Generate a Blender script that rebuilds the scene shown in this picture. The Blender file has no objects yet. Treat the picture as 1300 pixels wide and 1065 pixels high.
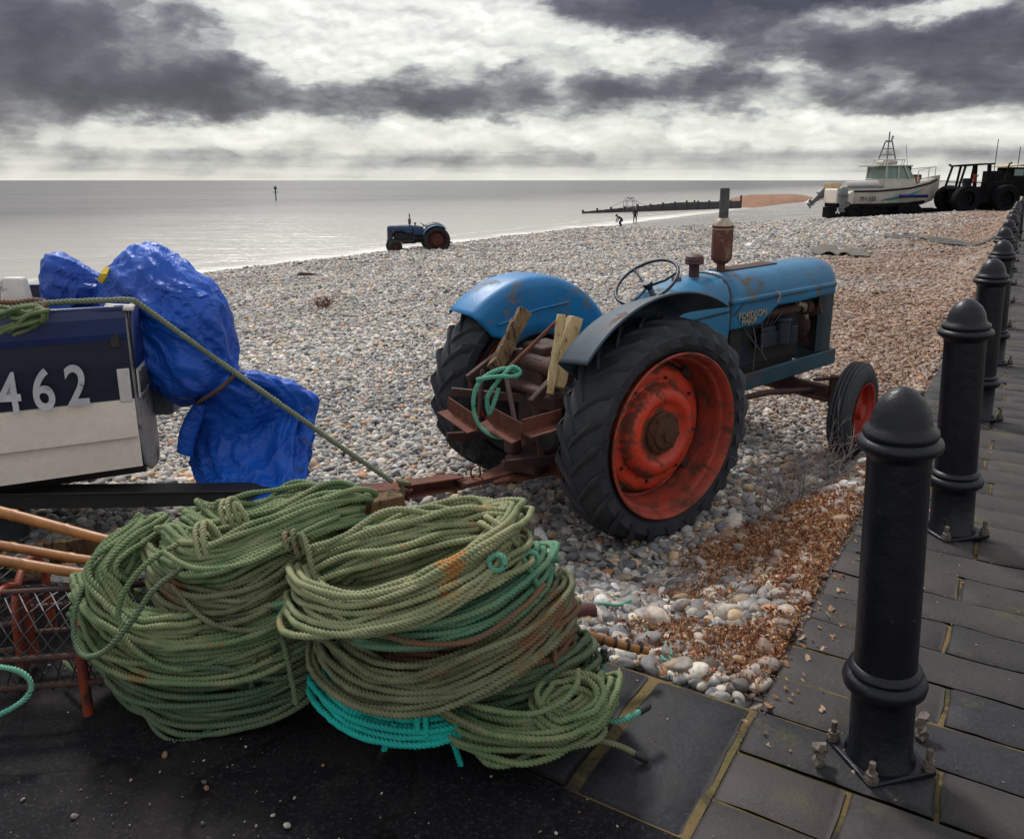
import bpy, math, random
import numpy as np
from mathutils import Vector, Matrix, noise as mnoise
R_ = math.radians
random.seed(7); RNG = np.random.default_rng(7)
S = bpy.context.scene

# ------------------------------------------------------------------ camera
F, CX, CY, H = 1040.0, 650.0, 487.5, 1.7          # focal length in px, principal point, eye height
PIT = math.atan((CY - 229.0) / F)
cam_d = bpy.data.cameras.new('camera'); cam = bpy.data.objects.new('camera', cam_d)
S.collection.objects.link(cam); S.camera = cam
cam_d.sensor_width = 36; cam_d.lens = 36 * F / 1300; cam_d.shift_y = -45.0 / 1300
cam_d.clip_start = 0.05; cam_d.clip_end = 30000
cam.location = (0, 0, H); cam.rotation_euler = (R_(90) - PIT, 0, R_(0.05))
cam_d.dof.use_dof = False

# ------------------------------------------------------------------ node helpers
class NT:
    def __init__(s, nt): s.nt = nt
    def n(s, typ, props=None, **ins):
        nd = s.nt.nodes.new(typ)
        for k, v in (props or {}).items(): setattr(nd, k, v)
        for k, v in ins.items():
            key = int(k[1:]) if k[0] == 'i' and k[1:].isdigit() else k.replace('_', ' ')
            sock = nd.inputs[key]
            if isinstance(v, bpy.types.NodeSocket): s.nt.links.new(v, sock)
            else: sock.default_value = v
        return nd
    def math(s, op, a, b=0.0, c=None, clamp=False):
        nd = s.nt.nodes.new('ShaderNodeMath'); nd.operation = op; nd.use_clamp = clamp
        for i, v in enumerate((a, b) + ((c,) if c is not None else ())):
            if isinstance(v, bpy.types.NodeSocket): s.nt.links.new(v, nd.inputs[i])
            else: nd.inputs[i].default_value = v
        return nd.outputs[0]
    def vmath(s, op, a, b=(0, 0, 0)):
        nd = s.nt.nodes.new('ShaderNodeVectorMath'); nd.operation = op
        for i, v in enumerate((a, b)):
            if isinstance(v, bpy.types.NodeSocket): s.nt.links.new(v, nd.inputs[i])
            else: nd.inputs[i].default_value = v
        return nd
    def ramp(s, fac, stops, interp='LINEAR'):
        nd = s.nt.nodes.new('ShaderNodeValToRGB'); cr = nd.color_ramp; cr.interpolation = interp
        while len(cr.elements) < len(stops): cr.elements.new(0.5)
        for e, (p, c) in zip(cr.elements, stops):
            e.position = p; e.color = (c[0], c[1], c[2], 1) if not isinstance(c, (int, float)) else (c, c, c, 1)
        s.nt.links.new(fac, nd.inputs[0]); return nd.outputs[0]
    def mix(s, fac, a, b, typ='MIX'):
        nd = s.nt.nodes.new('ShaderNodeMix'); nd.data_type = 'RGBA'; nd.blend_type = typ
        for i, v in ((0, fac), (6, a), (7, b)):
            if isinstance(v, bpy.types.NodeSocket): s.nt.links.new(v, nd.inputs[i])
            else: nd.inputs[i].default_value = v if i == 0 else (v[0], v[1], v[2], 1)
        return nd.outputs[2]
    def noise(s, vec, scale, detail=4, rough=0.55, dist=0.0):
        nd = s.n('ShaderNodeTexNoise', Scale=scale, Detail=detail, Roughness=rough, Distortion=dist)
        if vec is not None: s.nt.links.new(vec, nd.inputs['Vector'])
        return nd.outputs[0]

# ------------------------------------------------------------------ world: overcast evening sky
SUN_EL, SUN_AZ = 50.0, -25.0                 # azimuth from +Y towards +X
w = bpy.data.worlds.new('World'); S.world = w; w.use_nodes = True
w.node_tree.nodes.clear(); g = NT(w.node_tree)
out = g.n('ShaderNodeOutputWorld')
sky = g.n('ShaderNodeTexSky', {'sky_type': 'NISHITA', 'sun_disc': False,
          'sun_elevation': R_(SUN_EL), 'sun_rotation': R_(SUN_AZ)})
bg1 = g.n('ShaderNodeBackground', Color=sky.outputs[0], Strength=0.10)
tc = g.n('ShaderNodeTexCoord').outputs['Generated']
sx = g.n('ShaderNodeSeparateXYZ', i0=tc)
az = g.math('MULTIPLY', g.math('ARCTAN2', sx.outputs[0], sx.outputs[1]), 57.2958)
el = g.math('MULTIPLY', g.math('ARCSINE', sx.outputs[2]), 57.2958)
AE = g.n('ShaderNodeCombineXYZ', X=az, Y=el, Z=0.0).outputs[0]
AEs = g.vmath('MULTIPLY', AE, (0.115, 0.26, 1)).outputs[0]
d1 = g.n('ShaderNodeTexNoise', Scale=1.6, Detail=5.0, Roughness=0.6, Vector=AEs)
d2 = g.n('ShaderNodeTexNoise', Scale=6.0, Detail=5.0, Roughness=0.6, Vector=AEs)
wob = g.vmath('ADD', g.vmath('MULTIPLY', g.vmath('SUBTRACT', d1.outputs[1], (.5, .5, .5)).outputs[0], (9, 3.2, 0)).outputs[0],
              g.vmath('MULTIPLY', g.vmath('SUBTRACT', d2.outputs[1], (.5, .5, .5)).outputs[0], (2.5, 1.0, 0)).outputs[0]).outputs[0]
P = g.vmath('ADD', AE, wob).outputs[0]
# cloud bodies: azimuth, elevation, half width, half height (degrees), weight (+ dark, - bright)
BLOBS = [(-33, 6.6, 13, 2.0, .66), (-21, 5.0, 7, 1.3, .55), (-27, 9.4, 8, 1.2, .40), (-33, 12, 11, 1.8, .45), (-37, 3.4, 9, .9, .22),
         (-7, 9.4, 9.5, 2.3, -.62), (-17, 11.8, 4, 1.2, -.25), (1, 11.5, 3, 1.6, -.15), (-8, 5.4, 5, .8, .22), (-1, 7.4, 5, 1.1, .34), (-3, 5.2, 7, .9, .34), (6.5, 5.9, 4, .8, .28),
         (13, 11.4, 12, 1.1, .74), (9, 10.0, 6, .8, .42), (25, 10.6, 10, .9, .40), (12, 6.2, 3.6, 1.0, .50), (28, 6.6, 8, 1.5, .60), (20, 8.2, 7, 1.1, .42), (32, 8.8, 6, 1.2, .35),
         (25.5, 9.6, 3.6, .8, -.62), (8.5, 8.2, 3, .9, -.40), (16.5, 7.2, 2.4, .9, -.35), (-13, 7.4, 3, .8, -.2),
         (3, 3.0, 20, .8, -.26), (28, 3.2, 8, .8, -.30), (-20, 2.8, 10, .7, -.20), (22, 4.4, 7, .5, .26), (-5, 4.1, 6, .5, .16)]
dens = None
for (a, e, wa, we, k) in BLOBS:
    q = g.vmath('MULTIPLY', g.vmath('SUBTRACT', P, (a, e, 0)).outputs[0], (1 / wa, 1 / we, 0)).outputs[0]
    L2 = g.vmath('DOT_PRODUCT', q, q).outputs['Value']
    v = g.math('MULTIPLY', g.math('EXPONENT', g.math('MULTIPLY', L2, -0.8)), k)
    dens = v if dens is None else g.math('ADD', dens, v)
AEw = g.vmath('ADD', AEs, g.vmath('MULTIPLY', g.vmath('SUBTRACT', d2.outputs[1], (.5, .5, .5)).outputs[0], (.16, .16, 0)).outputs[0]).outputs[0]
AEu = g.vmath('ADD', AEw, (.03, .10, 0)).outputs[0]
def cloudn(v): return g.math('ADD', g.noise(v, 2.0, 6, .47, 0.0), g.math('MULTIPLY', g.math('ABSOLUTE', g.math('SUBTRACT', g.noise(v, 4.2, 3, .45, 0.0), .5)), -.50))
puff = cloudn(AEw); relief = g.math('SUBTRACT', cloudn(AEu), puff)
dens = g.math('ADD', dens, g.math('MULTIPLY', g.math('SUBTRACT', puff, .44), 1.45))
# thin horizontal streaks close to the horizon
ST = g.vmath('MULTIPLY', AE, (0.03, 0.9, 1)).outputs[0]
streak = g.math('SUBTRACT', g.noise(ST, 1.5, 4, .5, .3), .5)
low = g.math('SUBTRACT', 1.0, g.math('DIVIDE', el, 4.0, clamp=True), clamp=True)
dens = g.math('ADD', g.math('MULTIPLY', dens, g.math('SUBTRACT', 1.0, g.math('MULTIPLY', low, .75))),
              g.math('MULTIPLY', g.math('MULTIPLY', streak, low), .55))
dens = g.math('SUBTRACT', dens, g.math('MULTIPLY', low, .10))
band = g.math('EXPONENT', g.math('MULTIPLY', g.math('POWER', g.math('MULTIPLY', g.math('SUBTRACT', el, 1.35), 1.25), 2.0), -1.0))
dens = g.math('ADD', dens, g.math('MULTIPLY', band, .20))
dens = g.math('ADD', dens, 0.20)
ccol = g.ramp(dens, [(0.0, (.95, .95, .89)), (.20, (.78, .79, .73)), (.33, (.50, .51, .50)), (.46, (.27, .27, .285)), (.66, (.125, .12, .145)), (.98, (.060, .057, .076))])
lit = g.math('MULTIPLY', g.math('MULTIPLY', relief, 1.5), g.math('SUBTRACT', 1.0, g.math('MULTIPLY', low, .7))); ccol = g.mix(1.0, ccol, g.n('ShaderNodeCombineColor', i0=g.math('SUBTRACT', 1.0, lit), i1=g.math('SUBTRACT', 1.0, lit), i2=g.math('SUBTRACT', 1.0, lit)).outputs[0], 'MULTIPLY')
hi = g.math('MULTIPLY', g.math('SUBTRACT', el, 13.0), 1 / 10.0, clamp=True)     # the higher cloud deck
ccol = g.mix(hi, ccol, (0.86, 0.86, 0.88))
bg2 = g.n('ShaderNodeBackground', Color=ccol, Strength=0.95)
mx = g.n('ShaderNodeMixShader', i0=0.93, i1=bg1.outputs[0], i2=bg2.outputs[0])
w.node_tree.links.new(mx.outputs[0], out.inputs[0])

sun_d = bpy.data.lights.new('sun', 'SUN'); sun = bpy.data.objects.new('sun', sun_d); S.collection.objects.link(sun)
sun_d.energy = 3.1; sun_d.angle = R_(10); sun_d.color = (1, .96, .9)
sun.rotation_euler = Vector((math.sin(R_(SUN_AZ)) * math.cos(R_(SUN_EL)), math.cos(R_(SUN_AZ)) * math.cos(R_(SUN_EL)), math.sin(R_(SUN_EL)))).to_track_quat('Z', 'Y').to_euler()
S.view_settings.view_transform = 'Standard'; S.view_settings.look = 'None'
S.view_settings.exposure = 0.0; S.view_settings.gamma = 1.0
S.render.resolution_x = 1024; S.render.resolution_y = 838

# ------------------------------------------------------------------ geometry helpers
def ray(px, py):
    x = (px - CX) / F; y = -(py - CY) / F
    return Vector((x, math.cos(PIT) + y * math.sin(PIT), -math.sin(PIT) + y * math.cos(PIT)))
def at(px, py, Y=None, z=None):
    d = ray(px, py); t = Y / d.y if Y is not None else (z - H) / d.z
    return d * t + Vector((0, 0, H))

class MB:
    def __init__(s): s.v = []; s.f = []
    def add(s, vs, fs):
        o = len(s.v); s.v += [Vector(v) for v in vs]; s.f += [tuple(i + o for i in f) for f in fs]; return s
    def box(s, c, size, rot=None):
        M = rot.to_3x3() if rot is not None else Matrix.Identity(3); c = Vector(c); h = [x / 2 for x in size]
        vs = [c + M @ Vector((sx * h[0], sy * h[1], sz * h[2])) for sx in (-1, 1) for sy in (-1, 1) for sz in (-1, 1)]
        return s.add(vs, [(0, 1, 3, 2), (4, 6, 7, 5), (0, 4, 5, 1), (2, 3, 7, 6), (0, 2, 6, 4), (1, 5, 7, 3)])
    def beam(s, a, b, wd, ht, up=(0, 0, 1), roll=0.0):
        a = Vector(a); b = Vector(b); x = (b - a).normalized(); y = Vector(up).cross(x).normalized(); z = x.cross(y)
        M = Matrix((x, y, z)).transposed() @ Matrix.Rotation(roll, 3, 'X')
        return s.box((a + b) / 2, ((b - a).length, wd, ht), M)
    def tube(s, pts, r, seg=10, caps=True, closed=False):
        pts = [Vector(p) for p in pts]; n = len(pts)
        rr = r if isinstance(r, (list, tuple)) else [r] * n
        o = len(s.v); up = None
        for i, p in enumerate(pts):
            if closed: t = (pts[(i + 1) % n] - pts[i - 1]).normalized()
            else: t = (pts[min(i + 1, n - 1)] - pts[max(i - 1, 0)]).normalized()
            if up is None: up = Vector((0, 0, 1)) if abs(t.z) < .9 else Vector((1, 0, 0))
            a = t.cross(up).normalized(); b = a.cross(t).normalized(); up = b
            for k in range(seg):
                q = 2 * math.pi * k / seg; s.v.append(p + (a * math.cos(q) + b * math.sin(q)) * rr[i])
        for i in range(n if closed else n - 1):
            j = (i + 1) % n
            for k in range(seg):
                k2 = (k + 1) % seg; s.f.append((o + i * seg + k, o + j * seg + k, o + j * seg + k2, o + i * seg + k2))
        if caps and not closed:
            s.f.append(tuple(o + k for k in range(seg))); s.f.append(tuple(o + (n - 1) * seg + k for k in reversed(range(seg))))
        return s
    def lathe(s, prof, c=(0, 0, 0), axis='Z', seg=48, a0=0.0, a1=2 * math.pi, flip=False):
        """prof = [(radius, height along axis)]; axis Z or Y"""
        full = abs(a1 - a0 - 2 * math.pi) < 1e-6; n = seg if full else seg + 1; o = len(s.v); c = Vector(c)
        for i in range(n):
            q = a0 + (a1 - a0) * i / seg
            for (r, h) in prof:
                if axis == 'Z': s.v.append(c + Vector((r * math.cos(q), r * math.sin(q), h)))
                elif axis == 'Y': s.v.append(c + Vector((r * math.sin(q), h, r * math.cos(q))))
                else: s.v.append(c + Vector((h, r * math.sin(q), r * math.cos(q))))
        m = len(prof)
        for i in range(seg):
            j = (i + 1) % n
            for k in range(m - 1):
                f = (o + i * m + k, o + j * m + k, o + j * m + k + 1, o + i * m + k + 1)
                s.f.append(f[::-1] if flip else f)
        return s
    def sphere(s, c, r, seg=16, rings=10):
        r = r if isinstance(r, (tuple, list)) else (r, r, r); o = len(s.v); c = Vector(c)
        for i in range(rings + 1):
            a = math.pi * i / rings
            for k in range(seg):
                b = 2 * math.pi * k / seg
                s.v.append(c + Vector((r[0] * math.sin(a) * math.cos(b), r[1] * math.sin(a) * math.sin(b), r[2] * math.cos(a))))
        for i in range(rings):
            for k in range(seg):
                k2 = (k + 1) % seg; s.f.append((o + i * seg + k, o + (i + 1) * seg + k, o + (i + 1) * seg + k2, o + i * seg + k2))
        return s
    def loft(s, secs, closed=False, caps=False):
        o = len(s.v); m = len(secs[0])
        for sec in secs: s.v += [Vector(p) for p in sec]
        for i in range(len(secs) - 1):
            for k in range(m if closed else m - 1):
                k2 = (k + 1) % m; s.f.append((o + i * m + k, o + i * m + k2, o + (i + 1) * m + k2, o + (i + 1) * m + k))
        if caps:
            s.f.append(tuple(o + k for k in reversed(range(m)))); s.f.append(tuple(o + (len(secs) - 1) * m + k for k in range(m)))
        return s
    def xf(s, M): s.v = [M @ v for v in s.v]; return s
    def build(s, name, mat, parent=None, smooth=True, bevel=0, seg=2, solid=0, sub=0, angle=40, weld=True):
        me = bpy.data.meshes.new(name); me.from_pydata([tuple(v) for v in s.v], [], s.f); me.validate(); me.update()
        me.materials.append(mat)
        o = bpy.data.objects.new(name, me); S.collection.objects.link(o)
        if parent: o.parent = parent
        if weld:
            m = o.modifiers.new('weld', 'WELD'); m.merge_threshold = 1e-5
        if solid: m = o.modifiers.new('solid', 'SOLIDIFY'); m.thickness = solid; m.offset = 0
        if bevel:
            m = o.modifiers.new('bevel', 'BEVEL'); m.width = bevel; m.segments = seg; m.limit_method = 'ANGLE'; m.angle_limit = R_(35); m.harden_normals = False
        if sub: m = o.modifiers.new('sub', 'SUBSURF'); m.levels = sub; m.render_levels = sub
        if smooth:
            me.shade_smooth() if hasattr(me, 'shade_smooth') else None
            for p in me.polygons: p.use_smooth = True
            try: me.set_sharp_from_angle(angle=R_(angle))
            except Exception: pass
        return o
def raw_mesh(name, V, Fq, mat, parent=None, smooth=True):
    me = bpy.data.meshes.new(name); V = np.asarray(V, np.float32); Fq = np.asarray(Fq, np.int32); k = Fq.shape[1]
    me.vertices.add(len(V)); me.vertices.foreach_set('co', V.ravel())
    me.loops.add(Fq.size); me.loops.foreach_set('vertex_index', Fq.ravel())
    me.polygons.add(len(Fq)); me.polygons.foreach_set('loop_start', np.arange(len(Fq), dtype=np.int32) * k)
    me.polygons.foreach_set('use_smooth', np.full(len(Fq), smooth)); me.update(calc_edges=True); me.materials.append(mat)
    o = bpy.data.objects.new(name, me); S.collection.objects.link(o)
    if parent: o.parent = parent
    return o
def tag(o, label=None, cat=None, group=None, kind=None):
    if label: o['label'] = label
    if cat: o['category'] = cat
    if group: o['group'] = group
    if kind: o['kind'] = kind
    return o
def empty(name, loc=(0, 0, 0), rz=0.0):
    o = bpy.data.objects.new(name, None); S.collection.objects.link(o); o.location = loc; o.rotation_euler = (0, 0, rz)
    o.empty_display_size = .1; return o
def kids(o): return [c for c in list(S.collection.objects) if c.parent == o]
def copy_tree(o, parent=None):
    c = o.copy(); S.collection.objects.link(c)
    if parent is not None: c.parent = parent
    for ch in kids(o): copy_tree(ch, c)
    return c
def vnoise(x, y, seed=0):
    x = np.asarray(x, float); y = np.asarray(y, float)
    xi = np.floor(x).astype(np.int64); yi = np.floor(y).astype(np.int64); xf = x - xi; yf = y - yi
    def h(a, b):
        n = (a * 374761393 + b * 668265263 + seed * 974711) & 0x7fffffff
        n = ((n ^ (n >> 13)) * 1274126177) & 0x7fffffff
        return ((n ^ (n >> 16)) & 0xffff) / 65535.0
    u = xf * xf * (3 - 2 * xf); v = yf * yf * (3 - 2 * yf)
    return (h(xi, yi) * (1 - u) + h(xi + 1, yi) * u) * (1 - v) + (h(xi, yi + 1) * (1 - u) + h(xi + 1, yi + 1) * u) * v
def sstep(x, a, b):
    t = np.clip((np.asarray(x, float) - a) / (b - a), 0, 1); return t * t * (3 - 2 * t)
def spline(pts, n, closed=False):
    """Catmull-Rom through pts (numpy k x d) sampled at n points"""
    Pn = np.asarray([tuple(p) for p in pts], float); k = len(Pn)
    if closed: t = np.linspace(0, k, n, endpoint=False)
    else: t = np.linspace(0, k - 1, n)
    i = np.minimum(np.floor(t).astype(int), k - 1 if closed else k - 2); f = (t - i)[:, None]
    def g_(j): return Pn[j % k] if closed else Pn[np.clip(j, 0, k - 1)]
    p0, p1, p2, p3 = g_(i - 1), g_(i), g_(i + 1), g_(i + 2)
    return 0.5 * ((2 * p1) + (-p0 + p2) * f + (2 * p0 - 5 * p1 + 4 * p2 - p3) * f ** 2 + (-p0 + 3 * p1 - 3 * p2 + p3) * f ** 3)

# ------------------------------------------------------------------ materials
def new_mat(name):
    m = bpy.data.materials.new(name); m.use_nodes = True; nt = m.node_tree; nt.nodes.clear(); k = NT(nt)
    o = k.n('ShaderNodeOutputMaterial'); b = k.n('ShaderNodeBsdfPrincipled'); nt.links.new(b.outputs[0], o.inputs[0])
    return m, k, b
def surf(name, c1, c2=None, scale=4.0, rough=.6, metal=0.0, bump=.15, bscale=40.0, spots=None, sscale=6.0, sth=.58, swid=.06, rvar=.15, stretch=None, spec=.5, spots2=None, coat=0):
    """two-tone noisy paint/stone/timber with optional patches (rust, wear) and bump"""
    m, k, b = new_mat(name); tcn = k.n('ShaderNodeTexCoord').outputs['Object']
    v = k.vmath('MULTIPLY', tcn, stretch).outputs[0] if stretch else tcn
    c2 = c2 or tuple(x * .7 for x in c1)
    n1 = k.noise(v, scale, 6, .6, .3); col = k.mix(k.ramp(n1, [(.32, 0), (.68, 1)]), c1, c2)
    rg = k.math('ADD', rough, k.math('MULTIPLY', k.math('SUBTRACT', k.noise(v, scale * 3, 4), .5), rvar * 2))
    n2 = k.noise(v, bscale, 5, .65)
    col = k.mix(k.math('MULTIPLY', k.math('SUBTRACT', n2, .35, clamp=True), .5, clamp=True), col, tuple(x * .45 for x in c2))
    h = n2
    if spots:
        n3 = k.noise(v, sscale, 8, .65, .5); f = k.ramp(n3, [(sth, 0), (sth + swid, 1)])
        sc = k.mix(k.noise(v, sscale * 6, 4), spots, spots2 or tuple(x * .45 for x in spots)); col = k.mix(f, col, sc)
        rg = k.math('ADD', rg, k.math('MULTIPLY', f, .3)); h = k.math('SUBTRACT', h, k.math('MULTIPLY', f, .3))
    k.nt.links.new(col, b.inputs['Base Color']); k.nt.links.new(rg, b.inputs['Roughness'])
    b.inputs['Metallic'].default_value = metal; b.inputs['Specular IOR Level'].default_value = spec
    if coat: b.inputs['Coat Weight'].default_value = coat
    if bump:
        bp = k.n('ShaderNodeBump', Strength=bump, Distance=.01, Height=h); k.nt.links.new(bp.outputs[0], b.inputs['Normal'])
    return m
M = {}
M['tyre'] = surf('tyre_rubber', (.014, .017, .024), (.028, .032, .041), 3, .72, bump=.5, bscale=30, spots=(.060, .060, .063), sscale=6, sth=.50, swid=.3)
M['red'] = surf('red_rusty_paint', (.50, .036, .016), (.27, .020, .011), 3.5, .55, bump=.4, bscale=60, spots=(.10, .030, .016), spots2=(.035, .02, .018), sscale=11, sth=.525, swid=.12)
def disc_mat():
    m, k, b = new_mat('red_disc_paint'); tcn = k.n('ShaderNodeTexCoord').outputs['Object']
    q = k.vmath('MULTIPLY', k.vmath('SUBTRACT', tcn, (0, 0, .69)).outputs[0], (1, 0, 1)).outputs[0]; r = k.n('ShaderNodeVectorMath', {'operation': 'LENGTH'}, i0=q).outputs['Value']
    def ring(c, w_): return k.math('EXPONENT', k.math('MULTIPLY', k.math('POWER', k.math('MULTIPLY', k.math('SUBTRACT', r, c), 1 / w_), 2.0), -1.0))
    n = k.noise(tcn, 9, 8, .68, .6); nf = k.noise(tcn, 45, 5, .65)
    f = k.math('ADD', n, k.math('ADD', k.math('MULTIPLY', ring(.275, .028), .17), k.math('ADD', k.math('MULTIPLY', ring(.385, .025), .16), k.math('MULTIPLY', ring(.135, .02), .14))))
    f = k.ramp(f, [(.56, 0), (.66, 1)])
    col = k.mix(k.ramp(k.noise(tcn, 3, 5, .6), [(.3, 0), (.7, 1)]), (.66, .060, .020), (.44, .028, .013)); col = k.mix(k.math('MULTIPLY', k.ramp(nf, [(.5, 0), (.75, 1)]), .5), col, (.20, .02, .012))
    col = k.mix(k.math('MULTIPLY', f, .92), col, k.mix(nf, (.16, .055, .028), (.05, .028, .022)))
    k.nt.links.new(col, b.inputs['Base Color']); k.nt.links.new(k.math('ADD', .45, k.math('MULTIPLY', f, .4)), b.inputs['Roughness'])
    bp = k.n('ShaderNodeBump', Strength=.5, Distance=.006, Height=k.math('SUBTRACT', nf, k.math('MULTIPLY', f, .5))); k.nt.links.new(bp.outputs[0], b.inputs['Normal'])
    return m
M['disc'] = disc_mat()
M['barrel'] = surf('red_barrel_rusty', (.42, .048, .024), (.25, .04, .024), 6, .65, bump=.4, bscale=60, spots=(.12, .045, .028), sscale=9, sth=.50, swid=.15)
M['hub'] = surf('rusty_hub', (.10, .035, .015), (.05, .022, .012), 18, .85, bump=.8, bscale=50)
M['blue'] = surf('weathered_blue_paint', (.014, .17, .33), (.010, .115, .25), 2.5, .42, bump=.12, bscale=50, spots=(.15, .13, .075), spots2=(.08, .035, .02), sscale=5.5, sth=.565, swid=.10, coat=.05)
M['fblue'] = surf('fender_blue_paint', (.006, .20, .47), (.005, .125, .33), 2.5, .45, bump=.12, bscale=50, spots=(.17, .085, .05), spots2=(.10, .15, .13), sscale=5.0, sth=.555, swid=.12)
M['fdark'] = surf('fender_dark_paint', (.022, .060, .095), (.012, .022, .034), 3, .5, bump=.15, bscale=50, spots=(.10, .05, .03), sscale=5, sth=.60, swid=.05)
M['railblue'] = surf('rail_blue_rusty', (.013, .075, .125), (.016, .04, .055), 3, .55, bump=.2, bscale=50, spots=(.09, .038, .02), sscale=4, sth=.50, swid=.1)
M['engine'] = surf('engine_grime', (.005, .007, .010), (.010, .008, .007), 9, .7, bump=.5, bscale=30, spots=(.015, .03, .06), sscale=6, sth=.55, swid=.05)
M['engblue'] = surf('engine_blue', (.006, .020, .042), (.007, .010, .016), 8, .5, bump=.4, bscale=30)
M['black'] = surf('grimy_black', (.012, .012, .014), (.02, .018, .018), 8, .6, bump=.2)
M['rust'] = surf('orange_rust', (.17, .05, .028), (.06, .024, .018), 9, .85, bump=.6, bscale=70, spots=(.26, .10, .05), sscale=14, sth=.55, swid=.08)
M['darkrust'] = surf('dark_rust', (.075, .028, .02), (.03, .017, .016), 9, .8, bump=.6, bscale=60)
M['exh'] = surf('exhaust_rust', (.15, .045, .028), (.085, .03, .025), 12, .85, bump=.5, bscale=80, spots=(.30, .22, .15), sscale=9, sth=.54, swid=.12)
M['mush'] = surf('maroon_metal', (.09, .025, .025), (.05, .02, .02), 14, .6, bump=.3)
M['steel'] = surf('worn_steel', (.11, .11, .12), (.05, .045, .045), 12, .6, metal=.3, bump=.3, spots=(.10, .045, .03), sscale=8, sth=.56)
M['badge'] = surf('badge_metal', (.46, .42, .35), (.26, .19, .12), 30, .4, metal=.3, bump=.1)
M['wood'] = surf('weathered_timber', (.19, .115, .05), (.075, .042, .02), 4, .85, bump=1.0, bscale=18, stretch=(4, 4, .7), spots=(.035, .02, .012), sscale=5, sth=.54)
M['palewood'] = surf('pale_timber', (.60, .46, .25), (.40, .27, .125), 5, .8, bump=.8, bscale=22, stretch=(4, 4, .7), spots=(.13, .075, .035), sscale=5, sth=.60)
M['bamboo'] = surf('bamboo_cane', (.34, .14, .03), (.19, .07, .016), 7, .45, bump=.2, bscale=20, spots=(.12, .06, .03), sscale=5, sth=.62)
M['potred'] = surf('pot_orange_pipe', (.28, .045, .015), (.13, .024, .012), 8, .55, bump=.3, spots=(.05, .02, .015), sscale=7, sth=.55)
M['bollard'] = surf('bollard_black_paint', (.0035, .0045, .010), (.006, .007, .012), 3, .40, bump=.35, bscale=26, rvar=.22, spec=.30, spots=(.022, .024, .030), spots2=(.05, .025, .015), sscale=9, sth=.635, swid=.05)
M['bolt'] = surf('corroded_bolt', (.20, .18, .16), (.09, .06, .045), 40, .7, metal=.3, bump=.6, bscale=120)
M['navy'] = surf('navy_paint', (.006, .010, .030), (.009, .013, .036), 3, .42, bump=.12, bscale=40, spots=(.02, .024, .05), sscale=9, sth=.67)
M['bluetop'] = surf('blue_sheer_paint', (.012, .028, .13), (.010, .022, .09), 3, .35, bump=.1, bscale=40)
M['cream'] = surf('cream_paint', (.84, .76, .68), (.76, .68, .60), 2.2, .45, bump=.12, bscale=30, spots=(.27, .23, .20), sscale=7, sth=.66)
M['hulldark'] = surf('hull_bottom', (.045, .042, .04), (.03, .028, .028), 3, .6, bump=.2)
M['white'] = surf('grubby_white', (.62, .60, .58), (.48, .46, .44), 5, .5, bump=.15, spots=(.22, .20, .18), sscale=8, sth=.64)
M['transom'] = surf('transom_peeling', (.36, .34, .34), (.22, .21, .22), 5, .5, bump=.4, bscale=20, spots=(.06, .06, .09), sscale=7, sth=.56)
M['letters'] = surf('worn_letters', (.56, .56, .60), (.40, .40, .45), 8, .6, bump=.1, spots=(.02, .025, .05), sscale=9, sth=.60)
M['blacktape'] = surf('black_tape', (.015, .015, .017), None, 8, .5)
M['yellow'] = surf('yellow_strap', (.72, .52, .02), (.5, .34, .01), 20, .6)
M['brown'] = surf('brown_cord', (.11, .06, .04), None, 20, .8)
M['maroon'] = surf('maroon_block', (.10, .018, .018), (.05, .015, .015), 12, .8, bump=.6)
M['grey'] = surf('grey_plastic', (.18, .19, .21), (.12, .13, .15), 5, .45, bump=.15)
M['glass'] = surf('cabin_glass', (.16, .24, .22), (.10, .16, .15), 3, .12, bump=0)
M['fwhite'] = surf('far_hull_white', (.50, .48, .42), (.36, .34, .31), 1.2, .45, bump=.1, bscale=8)
M['fgrey'] = surf('far_grey', (.17, .19, .20), (.10, .11, .12), 1.5, .5)
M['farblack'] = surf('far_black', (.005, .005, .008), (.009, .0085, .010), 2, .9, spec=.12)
M['cloth'] = surf('old_sacking', (.15, .14, .11), (.08, .07, .06), 4, .9, bump=.5)
M['skin'] = surf('skin', (.35, .2, .14), None, 4, .6)
M['darkcloth'] = surf('dark_clothing', (.02, .02, .028), None, 4, .9)
M['twig'] = surf('grey_twig', (.26, .225, .215), (.13, .105, .10), 20, .85, bump=0)
M['brush'] = surf('brown_brush', (.22, .09, .045), (.12, .05, .03), 20, .9, bump=0)
M['teal'] = surf('teal_stripe', (.02, .22, .26), None, 4, .5)
M['fblack'] = surf('tiny_lettering', (.05, .05, .07), None, 4, .6)
M['floatred'] = surf('red_float', (.55, .03, .03), (.4, .02, .02), 3, .4)
M['trowel'] = surf('groyne_timber', (.035, .035, .042), (.055, .05, .05), .6, .8, bump=.5, bscale=3)

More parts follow.
